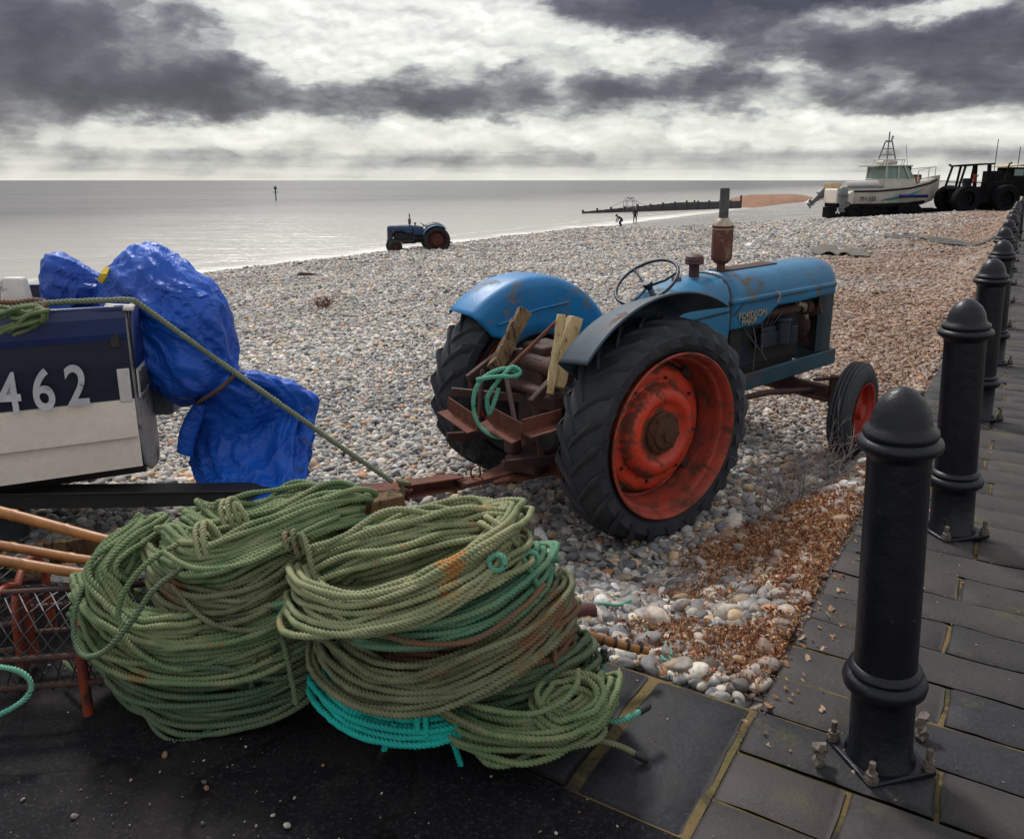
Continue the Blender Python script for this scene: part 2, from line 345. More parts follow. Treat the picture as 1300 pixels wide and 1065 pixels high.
def rope_mat(name, ca, cb, stain=None, sth=.62, rough=.75):
    m, k, b = new_mat(name); tcn = k.n('ShaderNodeTexCoord').outputs['Object']
    a = k.n('ShaderNodeAttribute', {'attribute_name': 'rv'})
    n1 = k.noise(tcn, 7, 5, .6); f = k.math('ADD', k.math('MULTIPLY', n1, 1.0), k.math('MULTIPLY', k.noise(tcn, 26, 3, .6), .35))
    col = k.mix(k.ramp(f, [(.52, 0), (.86, 1)]), ca, cb)
    fi = k.noise(tcn, 420, 3, .6); col = k.mix(k.math('MULTIPLY', fi, .6, clamp=True), col, tuple(x * .45 for x in ca))
    if stain:
        st = k.ramp(k.noise(tcn, 4.5, 4, .6), [(sth, 0), (sth + .07, 1)]); col = k.mix(k.math('MULTIPLY', st, .85), col, stain)
    k.nt.links.new(col, b.inputs['Base Color']); b.inputs['Roughness'].default_value = rough
    b.inputs['Specular IOR Level'].default_value = .3
    bp = k.n('ShaderNodeBump', Strength=.45, Distance=.004, Height=fi); k.nt.links.new(bp.outputs[0], b.inputs['Normal'])
    return m
M['r_green'] = rope_mat('rope_green', (.115, .195, .088), (.275, .295, .155), (.24, .13, .05), .62)
M['r_dkgreen'] = rope_mat('rope_dark_green', (.065, .13, .075), (.16, .18, .10))
M['r_olive'] = rope_mat('rope_olive', (.19, .24, .12), (.38, .37, .21), (.40, .16, .035), .585)
M['r_khaki'] = rope_mat('rope_khaki', (.125, .135, .075), (.24, .25, .14), (.18, .085, .04), .57)
M['r_brown'] = rope_mat('rope_brown', (.21, .10, .05), (.15, .12, .08))
M['r_mint'] = rope_mat('rope_mint', (.09, .28, .18), (.22, .29, .16))
M['r_turq'] = rope_mat('rope_turquoise', (.010, .52, .44), (.02, .38, .34))
M['r_tow'] = rope_mat('rope_tow', (.21, .24, .17), (.15, .17, .11))
M['r_teal'] = rope_mat('rope_sea_green', (.09, .38, .28), (.17, .37, .25))

# tarpaulin
def tarp_mat():
    m, k, b = new_mat('blue_tarpaulin'); tcn = k.n('ShaderNodeTexCoord').outputs['Object']
    n1 = k.noise(tcn, 3, 5, .6); col = k.mix(k.ramp(k.noise(tcn, 1.6, 2), [(.35, 0), (.65, 1)]), (.004, .045, .30), (.008, .11, .56))
    k.nt.links.new(col, b.inputs['Base Color']); b.inputs['Roughness'].default_value = .46; b.inputs['Specular IOR Level'].default_value = .35
    dv = k.vmath('ADD', tcn, k.vmath('MULTIPLY', k.n('ShaderNodeTexNoise', Scale=3.0, Detail=3.0, Vector=tcn).outputs[1], (.25, .25, .25)).outputs[0]).outputs[0]
    def rdg(v, sc): return k.math('SUBTRACT', 1.0, k.math('MULTIPLY', k.math('ABSOLUTE', k.math('SUBTRACT', k.noise(v, sc, 1, .5), .5)), 4.0, clamp=True))
    st_ = k.vmath('MULTIPLY', dv, (1.0, 1.0, .45)).outputs[0]
    h = k.math('ADD', k.math('MULTIPLY', rdg(st_, 5.0), .9), k.math('ADD', k.math('MULTIPLY', k.math('MULTIPLY', rdg(dv, 13.0), k.ramp(k.noise(tcn, 4, 3), [(.42, .1), (.62, 1)])), .6), k.math('MULTIPLY', rdg(dv, 30.0), .10)))
    bp = k.n('ShaderNodeBump', Strength=.95, Distance=.022, Height=h); k.nt.links.new(bp.outputs[0], b.inputs['Normal'])
    return m
M['tarp'] = tarp_mat()

# ------------------------------------------------------------------ lie of the land
NV = Vector((-.849, .528, 0)); UV = Vector((.528, .849, 0)); CK = Vector((.815, 2.39, 0))
def st_of(x, y): return (-.849 * (x - CK.x) + .528 * (y - CK.y)), (.528 * (x - CK.x) + .849 * (y - CK.y))
def xy_of(s, t): return CK.x - .849 * s + .528 * t, CK.y + .528 * s + .849 * t
SEA = -2.62
def tar_z(s): return -.05 * np.maximum(0, np.asarray(s, float) - 1.0)
def beach_z(x, y):
    s, t = st_of(np.asarray(x, float), np.asarray(y, float))
    se = s * 34.4 / (31.5 + .06 * np.clip(t, 0, 300))
    b = -.02 - .385 * sstep(se / (1 - .60 * sstep(t, 1.6, 3.4) * (1 - sstep(t, 7, 12))), -.05, 1.15) - .07 * np.maximum(0, se - 3) - .30 * sstep(se, 27, 33)
    b = b + .30 * sstep(se, 20, 29) * (1 - sstep(se, 29, 33))
    z = tar_z(s) - .03 + (b - tar_z(s) + .03) * sstep(t, -.02, 1.5)
    am = .25 + .75 * sstep(t, .2, 3) * sstep(s, .1, 2)
    z = z + am * (.07 * (vnoise(x * .8, y * .8, 3) - .5) + .035 * (vnoise(x * 2.6, y * 2.6, 4) - .5)) * (1 + .6 * sstep(t, 10, 30))
    # wheel hollows and shingle heaped about the wheels
    for (hx, hy, r, k) in ((.86, 4.63, .45, .035), (.06, 5.73, .45, .03)):
        z = z + k * np.exp(-((x - hx) ** 2 + (y - hy) ** 2) / r ** 2)
    return z

def ground_shader(name):
    m, k, b = new_mat(name); pos = k.n('ShaderNodeNewGeometry').outputs['Position']
    wp = k.vmath('MULTIPLY', pos, (1, 1, .3)).outputs[0]
    vo = k.n('ShaderNodeTexVoronoi', {'feature': 'F1'}, Scale=19.0, Vector=wp, Randomness=1.0)
    ve = k.n('ShaderNodeTexVoronoi', {'feature': 'DISTANCE_TO_EDGE'}, Scale=19.0, Vector=wp)
    sep = k.n('ShaderNodeSeparateColor', i0=vo.outputs['Color'])
    col = k.ramp(sep.outputs[0], [(0, (.16, .165, .18)), (.3, (.40, .40, .41)), (.6, (.56, .55, .54)), (.82, (.52, .45, .36)), (1, (.80, .78, .74))])
    spk = k.ramp(k.noise(pos, 4.0, 5, .75), [(.36, .55), (.62, 1.3)]); col = k.mix(1.0, col, spk, 'MULTIPLY')
    patch = k.ramp(k.noise(pos, .16, 5, .6), [(.40, 0), (.62, 1)]); 
    col = k.mix(k.math('MULTIPLY', patch, .30), col, (.16, .13, .11), 'MULTIPLY')
    # weed-brown strand along the promenade side
    sx_ = k.n('ShaderNodeSeparateXYZ', i0=pos)
    sv = k.math('ADD', k.math('MULTIPLY', k.math('SUBTRACT', sx_.outputs[0], CK.x), -.849), k.math('MULTIPLY', k.math('SUBTRACT', sx_.outputs[1], CK.y), .528))
    wv = k.math('ADD', sv, k.math('MULTIPLY', k.math('SUBTRACT', k.noise(pos, .35, 5, .65), .5), 9.0))
    br = k.ramp(k.math('MULTIPLY', wv, .12), [(.10, 1), (.75, 0)])
    bn = k.ramp(k.noise(pos, 1.1, 5, .7), [(.38, .15), (.60, 1)])
    col = k.mix(k.math('MULTIPLY', k.math('MULTIPLY', br, bn), .85), col, (.20, .095, .05))
    wet = k.ramp(k.math('MULTIPLY', k.math('SUBTRACT', sx_.outputs[2], SEA), 1.0), [(.02, 1), (.32, 0)])
    col = k.mix(k.math('MULTIPLY', wet, .6), col, (.07, .065, .06))
    ed = k.ramp(ve.outputs['Distance'], [(0, .30), (.16, 1)])
    col = k.mix(1.0, col, ed, 'MULTIPLY')
    k.nt.links.new(col, b.inputs['Base Color']); b.inputs['Roughness'].default_value = .75
    h = k.math('POWER', ve.outputs['Distance'], .6)
    bp = k.n('ShaderNodeBump', Strength=1.0, Distance=.05, Height=h); k.nt.links.new(bp.outputs[0], b.inputs['Normal'])
    return m
M['shingle'] = ground_shader('shingle_ground')

def grade(a0, fine_end, step, end, g_=1.09):
    v = list(np.arange(a0, fine_end, step)); d = step
    while v[-1] < end: d *= g_; v.append(v[-1] + d)
    return np.array(v)
sv_ = grade(-.02, 8, .08, 60, 1.06); tv_ = grade(0.0, 14, .08, 235, 1.06)
SS, TT = np.meshgrid(sv_, tv_, indexing='ij'); XX, YY = xy_of(SS, TT); ZZ = beach_z(XX, YY) - .012
ZZ = ZZ - .8 * sstep(TT, 205, 232)
ni, nj = SS.shape; idx = np.arange(ni * nj).reshape(ni, nj)
Fq = np.stack([idx[:-1, :-1], idx[1:, :-1], idx[1:, 1:], idx[:-1, 1:]], -1).reshape(-1, 4)[:, ::-1]
tag(raw_mesh('beach', np.stack([XX, YY, ZZ], -1).reshape(-1, 3), Fq, M['shingle']), kind='structure')

# ------------------------------------------------------------------ sea
def sea_mat():
    m, k, b = new_mat('sea_water'); pos = k.n('ShaderNodeNewGeometry').outputs['Position']
    rot = k.n('ShaderNodeMapping', i0=pos); rot.inputs['Rotation'].default_value = (0, 0, R_(20)); rot.inputs['Scale'].default_value = (.25, 1, 1)
    big = k.noise(rot.outputs[0], .035, 4, .5, .3); mid = k.noise(rot.outputs[0], .35, 5, .6, .2); sm = k.noise(rot.outputs[0], 2.2, 4, .6)
    col = k.mix(k.ramp(big, [(.4, 0), (.62, 1)]), (.115, .108, .102), (.065, .062, .064))
    sx_ = k.n('ShaderNodeSeparateXYZ', i0=pos)
    s_ = k.math('ADD', k.math('MULTIPLY', k.math('SUBTRACT', sx_.outputs[0], CK.x), -.849), k.math('MULTIPLY', k.math('SUBTRACT', sx_.outputs[1], CK.y), .528))
    t_ = k.math('ADD', k.math('MULTIPLY', k.math('SUBTRACT', sx_.outputs[0], CK.x), .528), k.math('MULTIPLY', k.math('SUBTRACT', sx_.outputs[1], CK.y), .849))
    off = k.math('SUBTRACT', s_, k.math('ADD', 31.5, k.math('MULTIPLY', t_, .06)))
    offn = k.math('ADD', off, k.math('MULTIPLY', k.math('SUBTRACT', k.noise(rot.outputs[0], .22, 5, .6), .5), 5.0))
    fo = k.ramp(k.math('MULTIPLY', offn, .05), [(.0, 1), (.035, .75), (.10, .15), (.15, 0), (.20, .0), (.225, .35), (.25, .03), (.40, 0)])
    lace = k.ramp(k.noise(rot.outputs[0], 1.3, 6, .7), [(.34, 0), (.60, 1)])
    near = k.math('SUBTRACT', 1.0, k.math('MULTIPLY', off, .012, clamp=True), clamp=True)
    f = k.math('MULTIPLY', k.math('MULTIPLY', fo, lace, clamp=True), k.math('SUBTRACT', 1.0, k.math('MULTIPLY', k.math('SUBTRACT', t_, 95.0), .02, clamp=True), clamp=True))
    col = k.mix(k.math('MULTIPLY', near, .85), col, (.44, .42, .38)); col = k.mix(f, col, (.8, .8, .77))
    k.nt.links.new(col, b.inputs['Base Color'])
    k.nt.links.new(k.math('ADD', .26, k.math('MULTIPLY', f, .5)), b.inputs['Roughness']); b.inputs['IOR'].default_value = 1.33
    h = k.math('ADD', k.math('MULTIPLY', big, 1.6), k.math('ADD', k.math('MULTIPLY', mid, .75), k.math('MULTIPLY', sm, .16)))
    bp = k.n('ShaderNodeBump', Strength=.75, Distance=1.0, Height=h); k.nt.links.new(bp.outputs[0], b.inputs['Normal'])
    return m
M['sea'] = sea_mat()
sb = MB(); XS = [-12000, -3000, -900, -300, -100, -40, 0, 40, 120, 400, 1500, 12000]; YS = [-20, 10, 25, 40, 70, 120, 250, 600, 2000, 6000, 15000]
o0 = [[(x, y, SEA) for y in YS] for x in XS]; sb.loft(o0); sb.f = [f[::-1] for f in sb.f]
tag(sb.build('sea', M['sea'], weld=False), kind='structure')

# ------------------------------------------------------------------ promenade, kerb setts, slipway
def paver_mat():
    m, k, b = new_mat('blue_grey_pavers'); pos = k.n('ShaderNodeNewGeometry').outputs['Position']
    a = k.n('ShaderNodeAttribute', {'attribute_name': 'rv'})
    n = k.noise(pos, 5, 6, .65); nf = k.noise(pos, 60, 5, .7)
    col = k.mix(k.ramp(k.math('ADD', k.math('MULTIPLY', n, .7), k.math('MULTIPLY', a.outputs['Fac'], .45)), [(.35, 0), (.8, 1)]), (.014, .0145, .019), (.047, .040, .038))
    col = k.mix(k.ramp(nf, [(.50, 0), (.8, .35)]), col, (.07, .065, .068))
    moss = k.math('MULTIPLY', k.ramp(k.noise(pos, 3.2, 5, .6), [(.56, 0), (.68, 1)]), k.ramp(nf, [(.4, .2), (.6, 1)]))
    col = k.mix(k.math('MULTIPLY', moss, .55), col, (.075, .075, .02))
    k.nt.links.new(col, b.inputs['Base Color']); k.nt.links.new(k.math('ADD', .45, k.math('MULTIPLY', n, .35)), b.inputs['Roughness']); b.inputs['Specular IOR Level'].default_value = .28
    bp = k.n('ShaderNodeBump', Strength=.5, Distance=.006, Height=k.math('ADD', nf, k.math('MULTIPLY', k.noise(pos, 18, 4), 1.2))); k.nt.links.new(bp.outputs[0], b.inputs['Normal'])
    return m
M['paver'] = paver_mat()
M['mortar'] = surf('mossy_mortar', (.17, .105, .04), (.06, .065, .018), 5, .95, bump=.8, bscale=70, spots=(.035, .03, .025), sscale=4, sth=.50, swid=.12)
def tarmac_mat():
    m, k, b = new_mat('wet_tarmac'); pos = k.n('ShaderNodeNewGeometry').outputs['Position']
    n = k.noise(pos, 2, 5, .6); nf = k.noise(pos, 90, 4, .7)
    col = k.mix(n, (.0028, .0030, .0048), (.0065, .006, .0085)); col = k.mix(k.ramp(nf, [(.52, 0), (.70, 1)]), col, (.034, .031, .038)); crk = k.n('ShaderNodeTexVoronoi', {'feature': 'DISTANCE_TO_EDGE'}, Scale=1.1, Vector=k.vmath('ADD', pos, k.vmath('MULTIPLY', k.n('ShaderNodeTexNoise', Scale=3.0, Detail=5.0, Vector=pos).outputs[1], (.5, .5, 0)).outputs[0]).outputs[0]); col = k.mix(k.ramp(crk.outputs['Distance'], [(.004, 1), (.010, 0)]), col, (.001, .001, .001)); col = k.mix(k.math('MULTIPLY', k.ramp(k.noise(pos, 1.3, 6, .7), [(.50, 0), (.66, 1)]), .7), col, (.030, .026, .024))
    k.nt.links.new(col, b.inputs['Base Color']); k.nt.links.new(k.math('ADD', .6, k.math('MULTIPLY', n, .3)), b.inputs['Roughness']); b.inputs['Specular IOR Level'].default_value = .15
    bp = k.n('ShaderNodeBump', Strength=.8, Distance=.008, Height=nf); k.nt.links.new(bp.outputs[0], b.inputs['Normal'])
    return m
M['tarmac'] = tarmac_mat()
def setts(rects, zf, name, mat):
    """worn bevelled blocks; rects = (s0,s1,t0,t1,dz)"""
    V = []; Fl = []; rv = []
    for (s0, s1, t0, t1, dz) in rects:
        g1 = .008; e = .012; ws, wt = (s1 - s0), (t1 - t0); nS = max(3, int(ws / .07)); nT = max(3, int(wt / .07))
        ss = np.unique(np.concatenate([[s0 + g1, s0 + g1 + e], np.linspace(s0 + g1 + e, s1 - g1 - e, nS), [s1 - g1 - e, s1 - g1]]))
        ts = np.unique(np.concatenate([[t0 + g1, t0 + g1 + e], np.linspace(t0 + g1 + e, t1 - g1 - e, nT), [t1 - g1 - e, t1 - g1]]))
        A, B = np.meshgrid(ss, ts, indexing='ij'); X, Y = xy_of(A, B)
        edge = np.zeros_like(A); edge[0, :] = edge[-1, :] = 1; edge[:, 0] = edge[:, -1] = 1
        wn = (vnoise(X * 22, Y * 22, 9) - .5) * .010
        X = X + wn * edge; Y = Y - wn * edge
        Z = zf(A, B) + dz + .005 * (vnoise(X * 9, Y * 9, 5) - .5) * 2 - .010 * edge
        o = len(V); n1, n2 = A.shape
        # skirt
        top = np.stack([X, Y, Z], -1).reshape(-1, 3); V.extend(top.tolist())
        ix = np.arange(n1 * n2).reshape(n1, n2) + o
        Fl.extend(np.stack([ix[:-1, :-1], ix[:-1, 1:], ix[1:, 1:], ix[1:, :-1]], -1).reshape(-1, 4).tolist())
        loop = list(ix[:, 0]) + list(ix[-1, 1:]) + list(ix[-2::-1, -1]) + list(ix[0, -2:0:-1])
        o2 = len(V); V.extend([[V[i][0], V[i][1], V[i][2] - .05] for i in loop]); L = len(loop)
        for q in range(L): Fl.append([loop[q], o2 + q, o2 + (q + 1) % L, loop[(q + 1) % L]])
        r = RNG.random(); rv += [r] * (len(V) - o)
    V = np.array(V); Fl = np.array(Fl)[:, ::-1]
    ob = raw_mesh(name, V, Fl, mat); at_ = ob.data.attributes.new('rv', 'FLOAT', 'POINT'); at_.data.foreach_set('value', np.array(rv, np.float32)); return ob
rects = []; t = -4.0; row = 0
while t < 60:
    wt = .235
    if t < 16 or row % 1 == 0:
        s = 0.0; k0 = (.30 if row % 2 else .52) + RNG.uniform(-.05, .05); first = True
        lim = -3.6 if t < 16 else -1.6
        while s > lim:
            L = k0 if first else RNG.uniform(.50, .62); first = False
            rects.append((s - L, s, t, t + wt, RNG.uniform(-.004, .004))); s -= L
    t += wt; row += 1
tag(setts(rects, lambda a, b: a * 0 + .0, 'promenade_paving', M['paver']), kind='structure')
rects = []; s = 0.0
while s < 2.15:
    L = RNG.uniform(.30, .36); rects.append((s + .012, s + L - .012, -.66, -.01, RNG.uniform(-.004, .004))); s += L
tag(setts(rects, lambda a, b: tar_z(a) - .002, 'slipway_edge_slabs', M['paver']), kind='structure')
def sheet(name, mat, s0, s1, t0, t1, zf, ns=30, nt=30, kind='structure'):
    A, B = np.meshgrid(np.linspace(s0, s1, ns), np.linspace(t0, t1, nt), indexing='ij'); X, Y = xy_of(A, B); Z = zf(A, B)
    ix = np.arange(ns * nt).reshape(ns, nt)
    return tag(raw_mesh(name, np.stack([X, Y, Z], -1).reshape(-1, 3), np.stack([ix[:-1, :-1], ix[:-1, 1:], ix[1:, 1:], ix[1:, :-1]], -1).reshape(-1, 4)[:, ::-1], mat), kind=kind)
sheet('paving_mortar', M['mortar'], -30, -.006, -5, 230, lambda a, b: a * 0 - .015, 60, 400)
sheet('slab_mortar', M['mortar'], -.002, 4.4, -.675, -.004, lambda a, b: tar_z(a) - .016, 60, 12)
sheet('slipway', M['tarmac'], 0.0, 40, -6, -.668, lambda a, b: tar_z(a) - .004 + .006 * (vnoise(a * 5, b * 5, 2) - .5), 300, 60)

# ------------------------------------------------------------------ pebbles (countless: one stuff object)
def gn_pebbles(name, V, col, rot, scl, mat, kindshape='pebble', nvar=6):
    me = bpy.data.meshes.new(name); V = np.asarray(V, np.float32); me.vertices.add(len(V)); me.vertices.foreach_set('co', V.ravel()); me.update()
    a = me.attributes.new('pcol', 'FLOAT_COLOR', 'POINT'); c4 = np.ones((len(V), 4), np.float32); c4[:, :3] = col; a.data.foreach_set('color', c4.ravel())
    a = me.attributes.new('prot', 'FLOAT_VECTOR', 'POINT'); a.data.foreach_set('vector', np.asarray(rot, np.float32).ravel())
    a = me.attributes.new('pscl', 'FLOAT_VECTOR', 'POINT'); a.data.foreach_set('vector', np.asarray(scl, np.float32).ravel())
    a = me.attributes.new('pvar', 'INT', 'POINT'); a.data.foreach_set('value', RNG.integers(0, nvar, len(V)).astype(np.int32))
    me.materials.append(mat); o = bpy.data.objects.new(name, me); S.collection.objects.link(o)
    ng = bpy.data.node_groups.new(name, 'GeometryNodeTree')
    ng.interface.new_socket('Geometry', in_out='INPUT', socket_type='NodeSocketGeometry'); ng.interface.new_socket('Geometry', in_out='OUTPUT', socket_type='NodeSocketGeometry')
    N = ng.nodes; Lk = ng.links; gi = N.new('NodeGroupInput'); go = N.new('NodeGroupOutput'); join = N.new('GeometryNodeJoinGeometry')
    for v in range(nvar):
        if kindshape == 'pebble':
            ic = N.new('GeometryNodeMeshIcoSphere'); ic.inputs['Radius'].default_value = .5; ic.inputs['Subdivisions'].default_value = 3
            geo = ic.outputs[0]; amp = .42; nsc = 1.5
        else:
            ic = N.new('GeometryNodeMeshGrid'); ic.inputs['Size X'].default_value = 1.0; ic.inputs['Size Y'].default_value = .45
            ic.inputs['Vertices X'].default_value = 7; ic.inputs['Vertices Y'].default_value = 4; geo = ic.outputs[0]; amp = 1.5; nsc = 1.6
        sp = N.new('GeometryNodeSetPosition'); Lk.new(geo, sp.inputs[0])
        nz = N.new('ShaderNodeTexNoise'); nz.noise_dimensions = '4D'; nz.inputs['Scale'].default_value = nsc; nz.inputs['Detail'].default_value = 1.0 if kindshape == 'pebble' else 2.0
        nz.inputs['W'].default_value = v * 7.3 + 1
        sub = N.new('ShaderNodeVectorMath'); sub.operation = 'SUBTRACT'; sub.inputs[1].default_value = (.5, .5, .5); Lk.new(nz.outputs['Color'], sub.inputs[0])
        mu = N.new('ShaderNodeVectorMath'); mu.operation = 'SCALE'; mu.inputs['Scale'].default_value = amp; Lk.new(sub.outputs[0], mu.inputs[0]); Lk.new(mu.outputs[0], sp.inputs['Offset'])
        sm = N.new('GeometryNodeSetShadeSmooth'); Lk.new(sp.outputs[0], sm.inputs[0])
        mt = N.new('GeometryNodeSetMaterial'); mt.inputs['Material'].default_value = mat; Lk.new(sm.outputs[0], mt.inputs[0])
        gi_ = N.new('GeometryNodeGeometryToInstance'); Lk.new(mt.outputs[0], gi_.inputs[0]); Lk.new(gi_.outputs[0], join.inputs[0])
    ip = N.new('GeometryNodeInstanceOnPoints'); Lk.new(gi.outputs[0], ip.inputs['Points']); Lk.new(join.outputs[0], ip.inputs['Instance']); ip.inputs['Pick Instance'].default_value = True
    def attr(nm, typ):
        q = N.new('GeometryNodeInputNamedAttribute'); q.data_type = typ; q.inputs['Name'].default_value = nm; return q.outputs['Attribute']
    Lk.new(attr('pvar', 'INT'), ip.inputs['Instance Index'])
    er = N.new('FunctionNodeEulerToRotation'); Lk.new(attr('prot', 'FLOAT_VECTOR'), er.inputs[0]); Lk.new(er.outputs[0], ip.inputs['Rotation'])
    Lk.new(attr('pscl', 'FLOAT_VECTOR'), ip.inputs['Scale']); Lk.new(ip.outputs[0], go.inputs[0])
    md = o.modifiers.new('scatter', 'NODES'); md.node_group = ng
    return o
def inst_mat(name, rough=.6, bs=60, bump=.3, var=.25, spec=.4):
    m, k, b = new_mat(name); tcn = k.n('ShaderNodeTexCoord').outputs['Object']
    a = k.n('ShaderNodeAttribute', {'attribute_name': 'pcol', 'attribute_type': 'INSTANCER'})
    n = k.noise(k.n('ShaderNodeNewGeometry').outputs['Position'], bs, 5, .65)
    col = k.mix(k.ramp(n, [(.35, 0), (.7, 1)]), a.outputs['Color'], k.mix(1.0, a.outputs['Color'], (1 - var * 1.6, 1 - var * 1.8, 1 - var * 2), 'MULTIPLY'))
    k.nt.links.new(col, b.inputs['Base Color']); b.inputs['Roughness'].default_value = rough; b.inputs['Specular IOR Level'].default_value = spec
    if bump: bp = k.n('ShaderNodeBump', Strength=bump, Distance=.004, Height=n); k.nt.links.new(bp.outputs[0], b.inputs['Normal'])
    return m
M['pebble'] = inst_mat('pebble_stone'); M['litter'] = inst_mat('dry_weed', .85, 120, 0)
def brown_mask(x, y):
    s, t = st_of(x, y)
    wv = s + (vnoise(x * .35 + 5, y * .35, 21) - .5) * 5.5 * sstep(t, 3, 8) + (vnoise(x * 1.7, y * 1.7, 22) - .5) * 1.2
    near = (1 - sstep(wv, .20, .95)) * sstep(t, -.1, .5) * np.clip(sstep(vnoise(x * 2.6 + 3, y * 2.6, 61) * .6 + vnoise(x * 7, y * 7, 62) * .4, .34, .56) + .9 * np.exp(-((t - 1.5) / .75) ** 2), 0, 1)
    far = (1 - sstep(wv, 1.0, 6.5)) * sstep(t, 3.5, 7)
    return np.clip(np.maximum(near, far * .9), 0, 1)
def scatter_pts(step, d0, d1, jit=.95):
    L = d1 * 1.3; g_ = np.arange(-L, L, step); X, Y = np.meshgrid(g_, np.arange(0.4, d1 * 1.2, step)); X = X.ravel(); Y = Y.ravel()
    az_ = np.abs(X) / np.maximum(Y, .01); D = np.hypot(X, Y); k = (D < d1) & (D >= d0) & (az_ < .80 + .6 / np.maximum(D, .5)); X = X[k]; Y = Y[k]
    X = X + RNG.uniform(-.5, .5, len(X)) * step * jit; Y = Y + RNG.uniform(-.5, .5, len(Y)) * step * jit
    return X, Y
Vp, Cp, Rp, Sp = [], [], [], []
PAL = np.array([(.10, .11, .13), (.15, .16, .175), (.21, .22, .23), (.28, .275, .265), (.36, .35, .33), (.25, .20, .15), (.38, .29, .19), (.30, .15, .075), (.58, .56, .52), (.055, .058, .065), (.42, .40, .38)])
PW = np.array([.13, .18, .18, .15, .10, .07, .045, .022, .045, .05, .04]); PW /= PW.sum()
for (step, d0, d1, base, layer) in ((.028, 1.5, 7.0, .036, 0), (.050, 1.5, 7.0, .048, 1), (.034, 7.0, 12, .041, 0), (.046, 12, 20, .054, 0), (.058, 20, 36, .068, 0), (.088, 36, 64, .098, 0), (.12, 1.5, 7, .066, 2)):
    X, Y = scatter_pts(step, d0, d1); s, t = st_of(X, Y)
    k = ((s > .035) & (t > .03 - .64 * sstep(s, 2.15, 2.5))); X, Y = X[k], Y[k]; s, t = s[k], t[k]
    if layer == 2: k = RNG.random(len(X)) < .15; X, Y = X[k], Y[k]; s, t = s[k], t[k]
    bm = brown_mask(X, Y)
    if layer != 2: k = RNG.random(len(X)) > bm * .45 * (s < 2) * (t < 5); X, Y, bm = X[k], Y[k], bm[k]
    n = len(X); sz = base * np.exp(RNG.normal(0, .36, n)) * (.78 + .55 * vnoise(X * .7 + 9, Y * .7, 77)); sz = np.clip(sz, base * .5, base * 2.0)
    Z = beach_z(X, Y) + RNG.uniform(-.15, .30, n) * sz + (.010 if layer else 0) * RNG.random(n)
    c = PAL[RNG.choice(len(PAL), n, p=PW)] * RNG.uniform(.85, 1.5, (n, 1)) * (1.16 + .14 * sstep(np.hypot(X, Y), 6, 14))[:, None] * np.array([1.035, 1.0, .955]); c = np.minimum(c, .74)
    tone = (.6 * vnoise(X * .5, Y * .5, 31) + .4 * vnoise(X * 1.9, Y * 1.9, 32))[:, None]; c = c * (.74 + .5 * tone)
    kb = (.60 + .16 * sstep(np.hypot(X, Y), 6, 12))[:, None]; c = c * (1 - kb * bm[:, None]) + np.array([.27, .145, .08]) * kb * bm[:, None] * RNG.uniform(.6, 1.3, (n, 1))
    wet = (1 - sstep(Z - SEA, .05, .35))[:, None]; c = c * (1 - .45 * wet)
    r = np.stack([RNG.normal(0, .35, n), RNG.normal(0, .35, n), RNG.uniform(0, 6.28, n)], -1)
    scl = np.stack([sz * RNG.uniform(.95, 1.3, n), sz * RNG.uniform(.7, 1.0, n), sz * RNG.uniform(.40, .75, n)], -1)
    Vp.append(np.stack([X, Y, Z], -1)); Cp.append(c); Rp.append(r); Sp.append(scl)
pb = gn_pebbles('pebbles', np.concatenate(Vp), np.concatenate(Cp), np.concatenate(Rp), np.concatenate(Sp), M['pebble'])
tag(pb, 'grey and tan rounded pebbles of the shingle beach', 'pebbles', kind='stuff')
print('pebbles', sum(len(v) for v in Vp))
# dried seaweed litter
X1, Y1 = scatter_pts(.0085, 1.8, 5.5); bm = brown_mask(X1, Y1); s, t = st_of(X1, Y1)
pr = np.where(bm > .22, bm * 1.0, 0) + .015 * (vnoise(X1 * 2.5, Y1 * 2.5, 41) > .60) * 3.0
k = (s > .015) & (t > .02) & (s < 2.4) & (RNG.random(len(X1)) < pr); X1, Y1 = X1[k], Y1[k]
X2, Y2 = scatter_pts(.045, 5.5, 18); bm = brown_mask(X2, Y2); s, t = st_of(X2, Y2); k = (s > .03) & (t > .03) & (RNG.random(len(X2)) < bm * .38); X2, Y2 = X2[k], Y2[k]
n1, n2 = len(X1), len(X2); X = np.concatenate([X1, X2]); Y = np.concatenate([Y1, Y2]); n = n1 + n2
sz = np.concatenate([RNG.uniform(.009, .024, n1), RNG.uniform(.018, .042, n2)])
Z = beach_z(X, Y) + RNG.uniform(.008, .045, n)
c = 1.45 * np.array([(.32, .145, .07), (.38, .20, .10), (.24, .10, .05), (.46, .31, .18), (.17, .075, .045)])[RNG.integers(0, 5, n)] * RNG.uniform(.7, 1.15, (n, 1))
r = RNG.uniform(0, 6.28, (n, 3)); r[:, 0] *= .3
lt = gn_pebbles('seaweed_litter', np.stack([X, Y, Z], -1), c, r, np.stack([sz, sz, sz], -1), M['litter'], 'leaf')
tag(lt, 'rust brown dried seaweed litter drifted against the promenade edge', 'seaweed', kind='stuff'); print('litter', n)

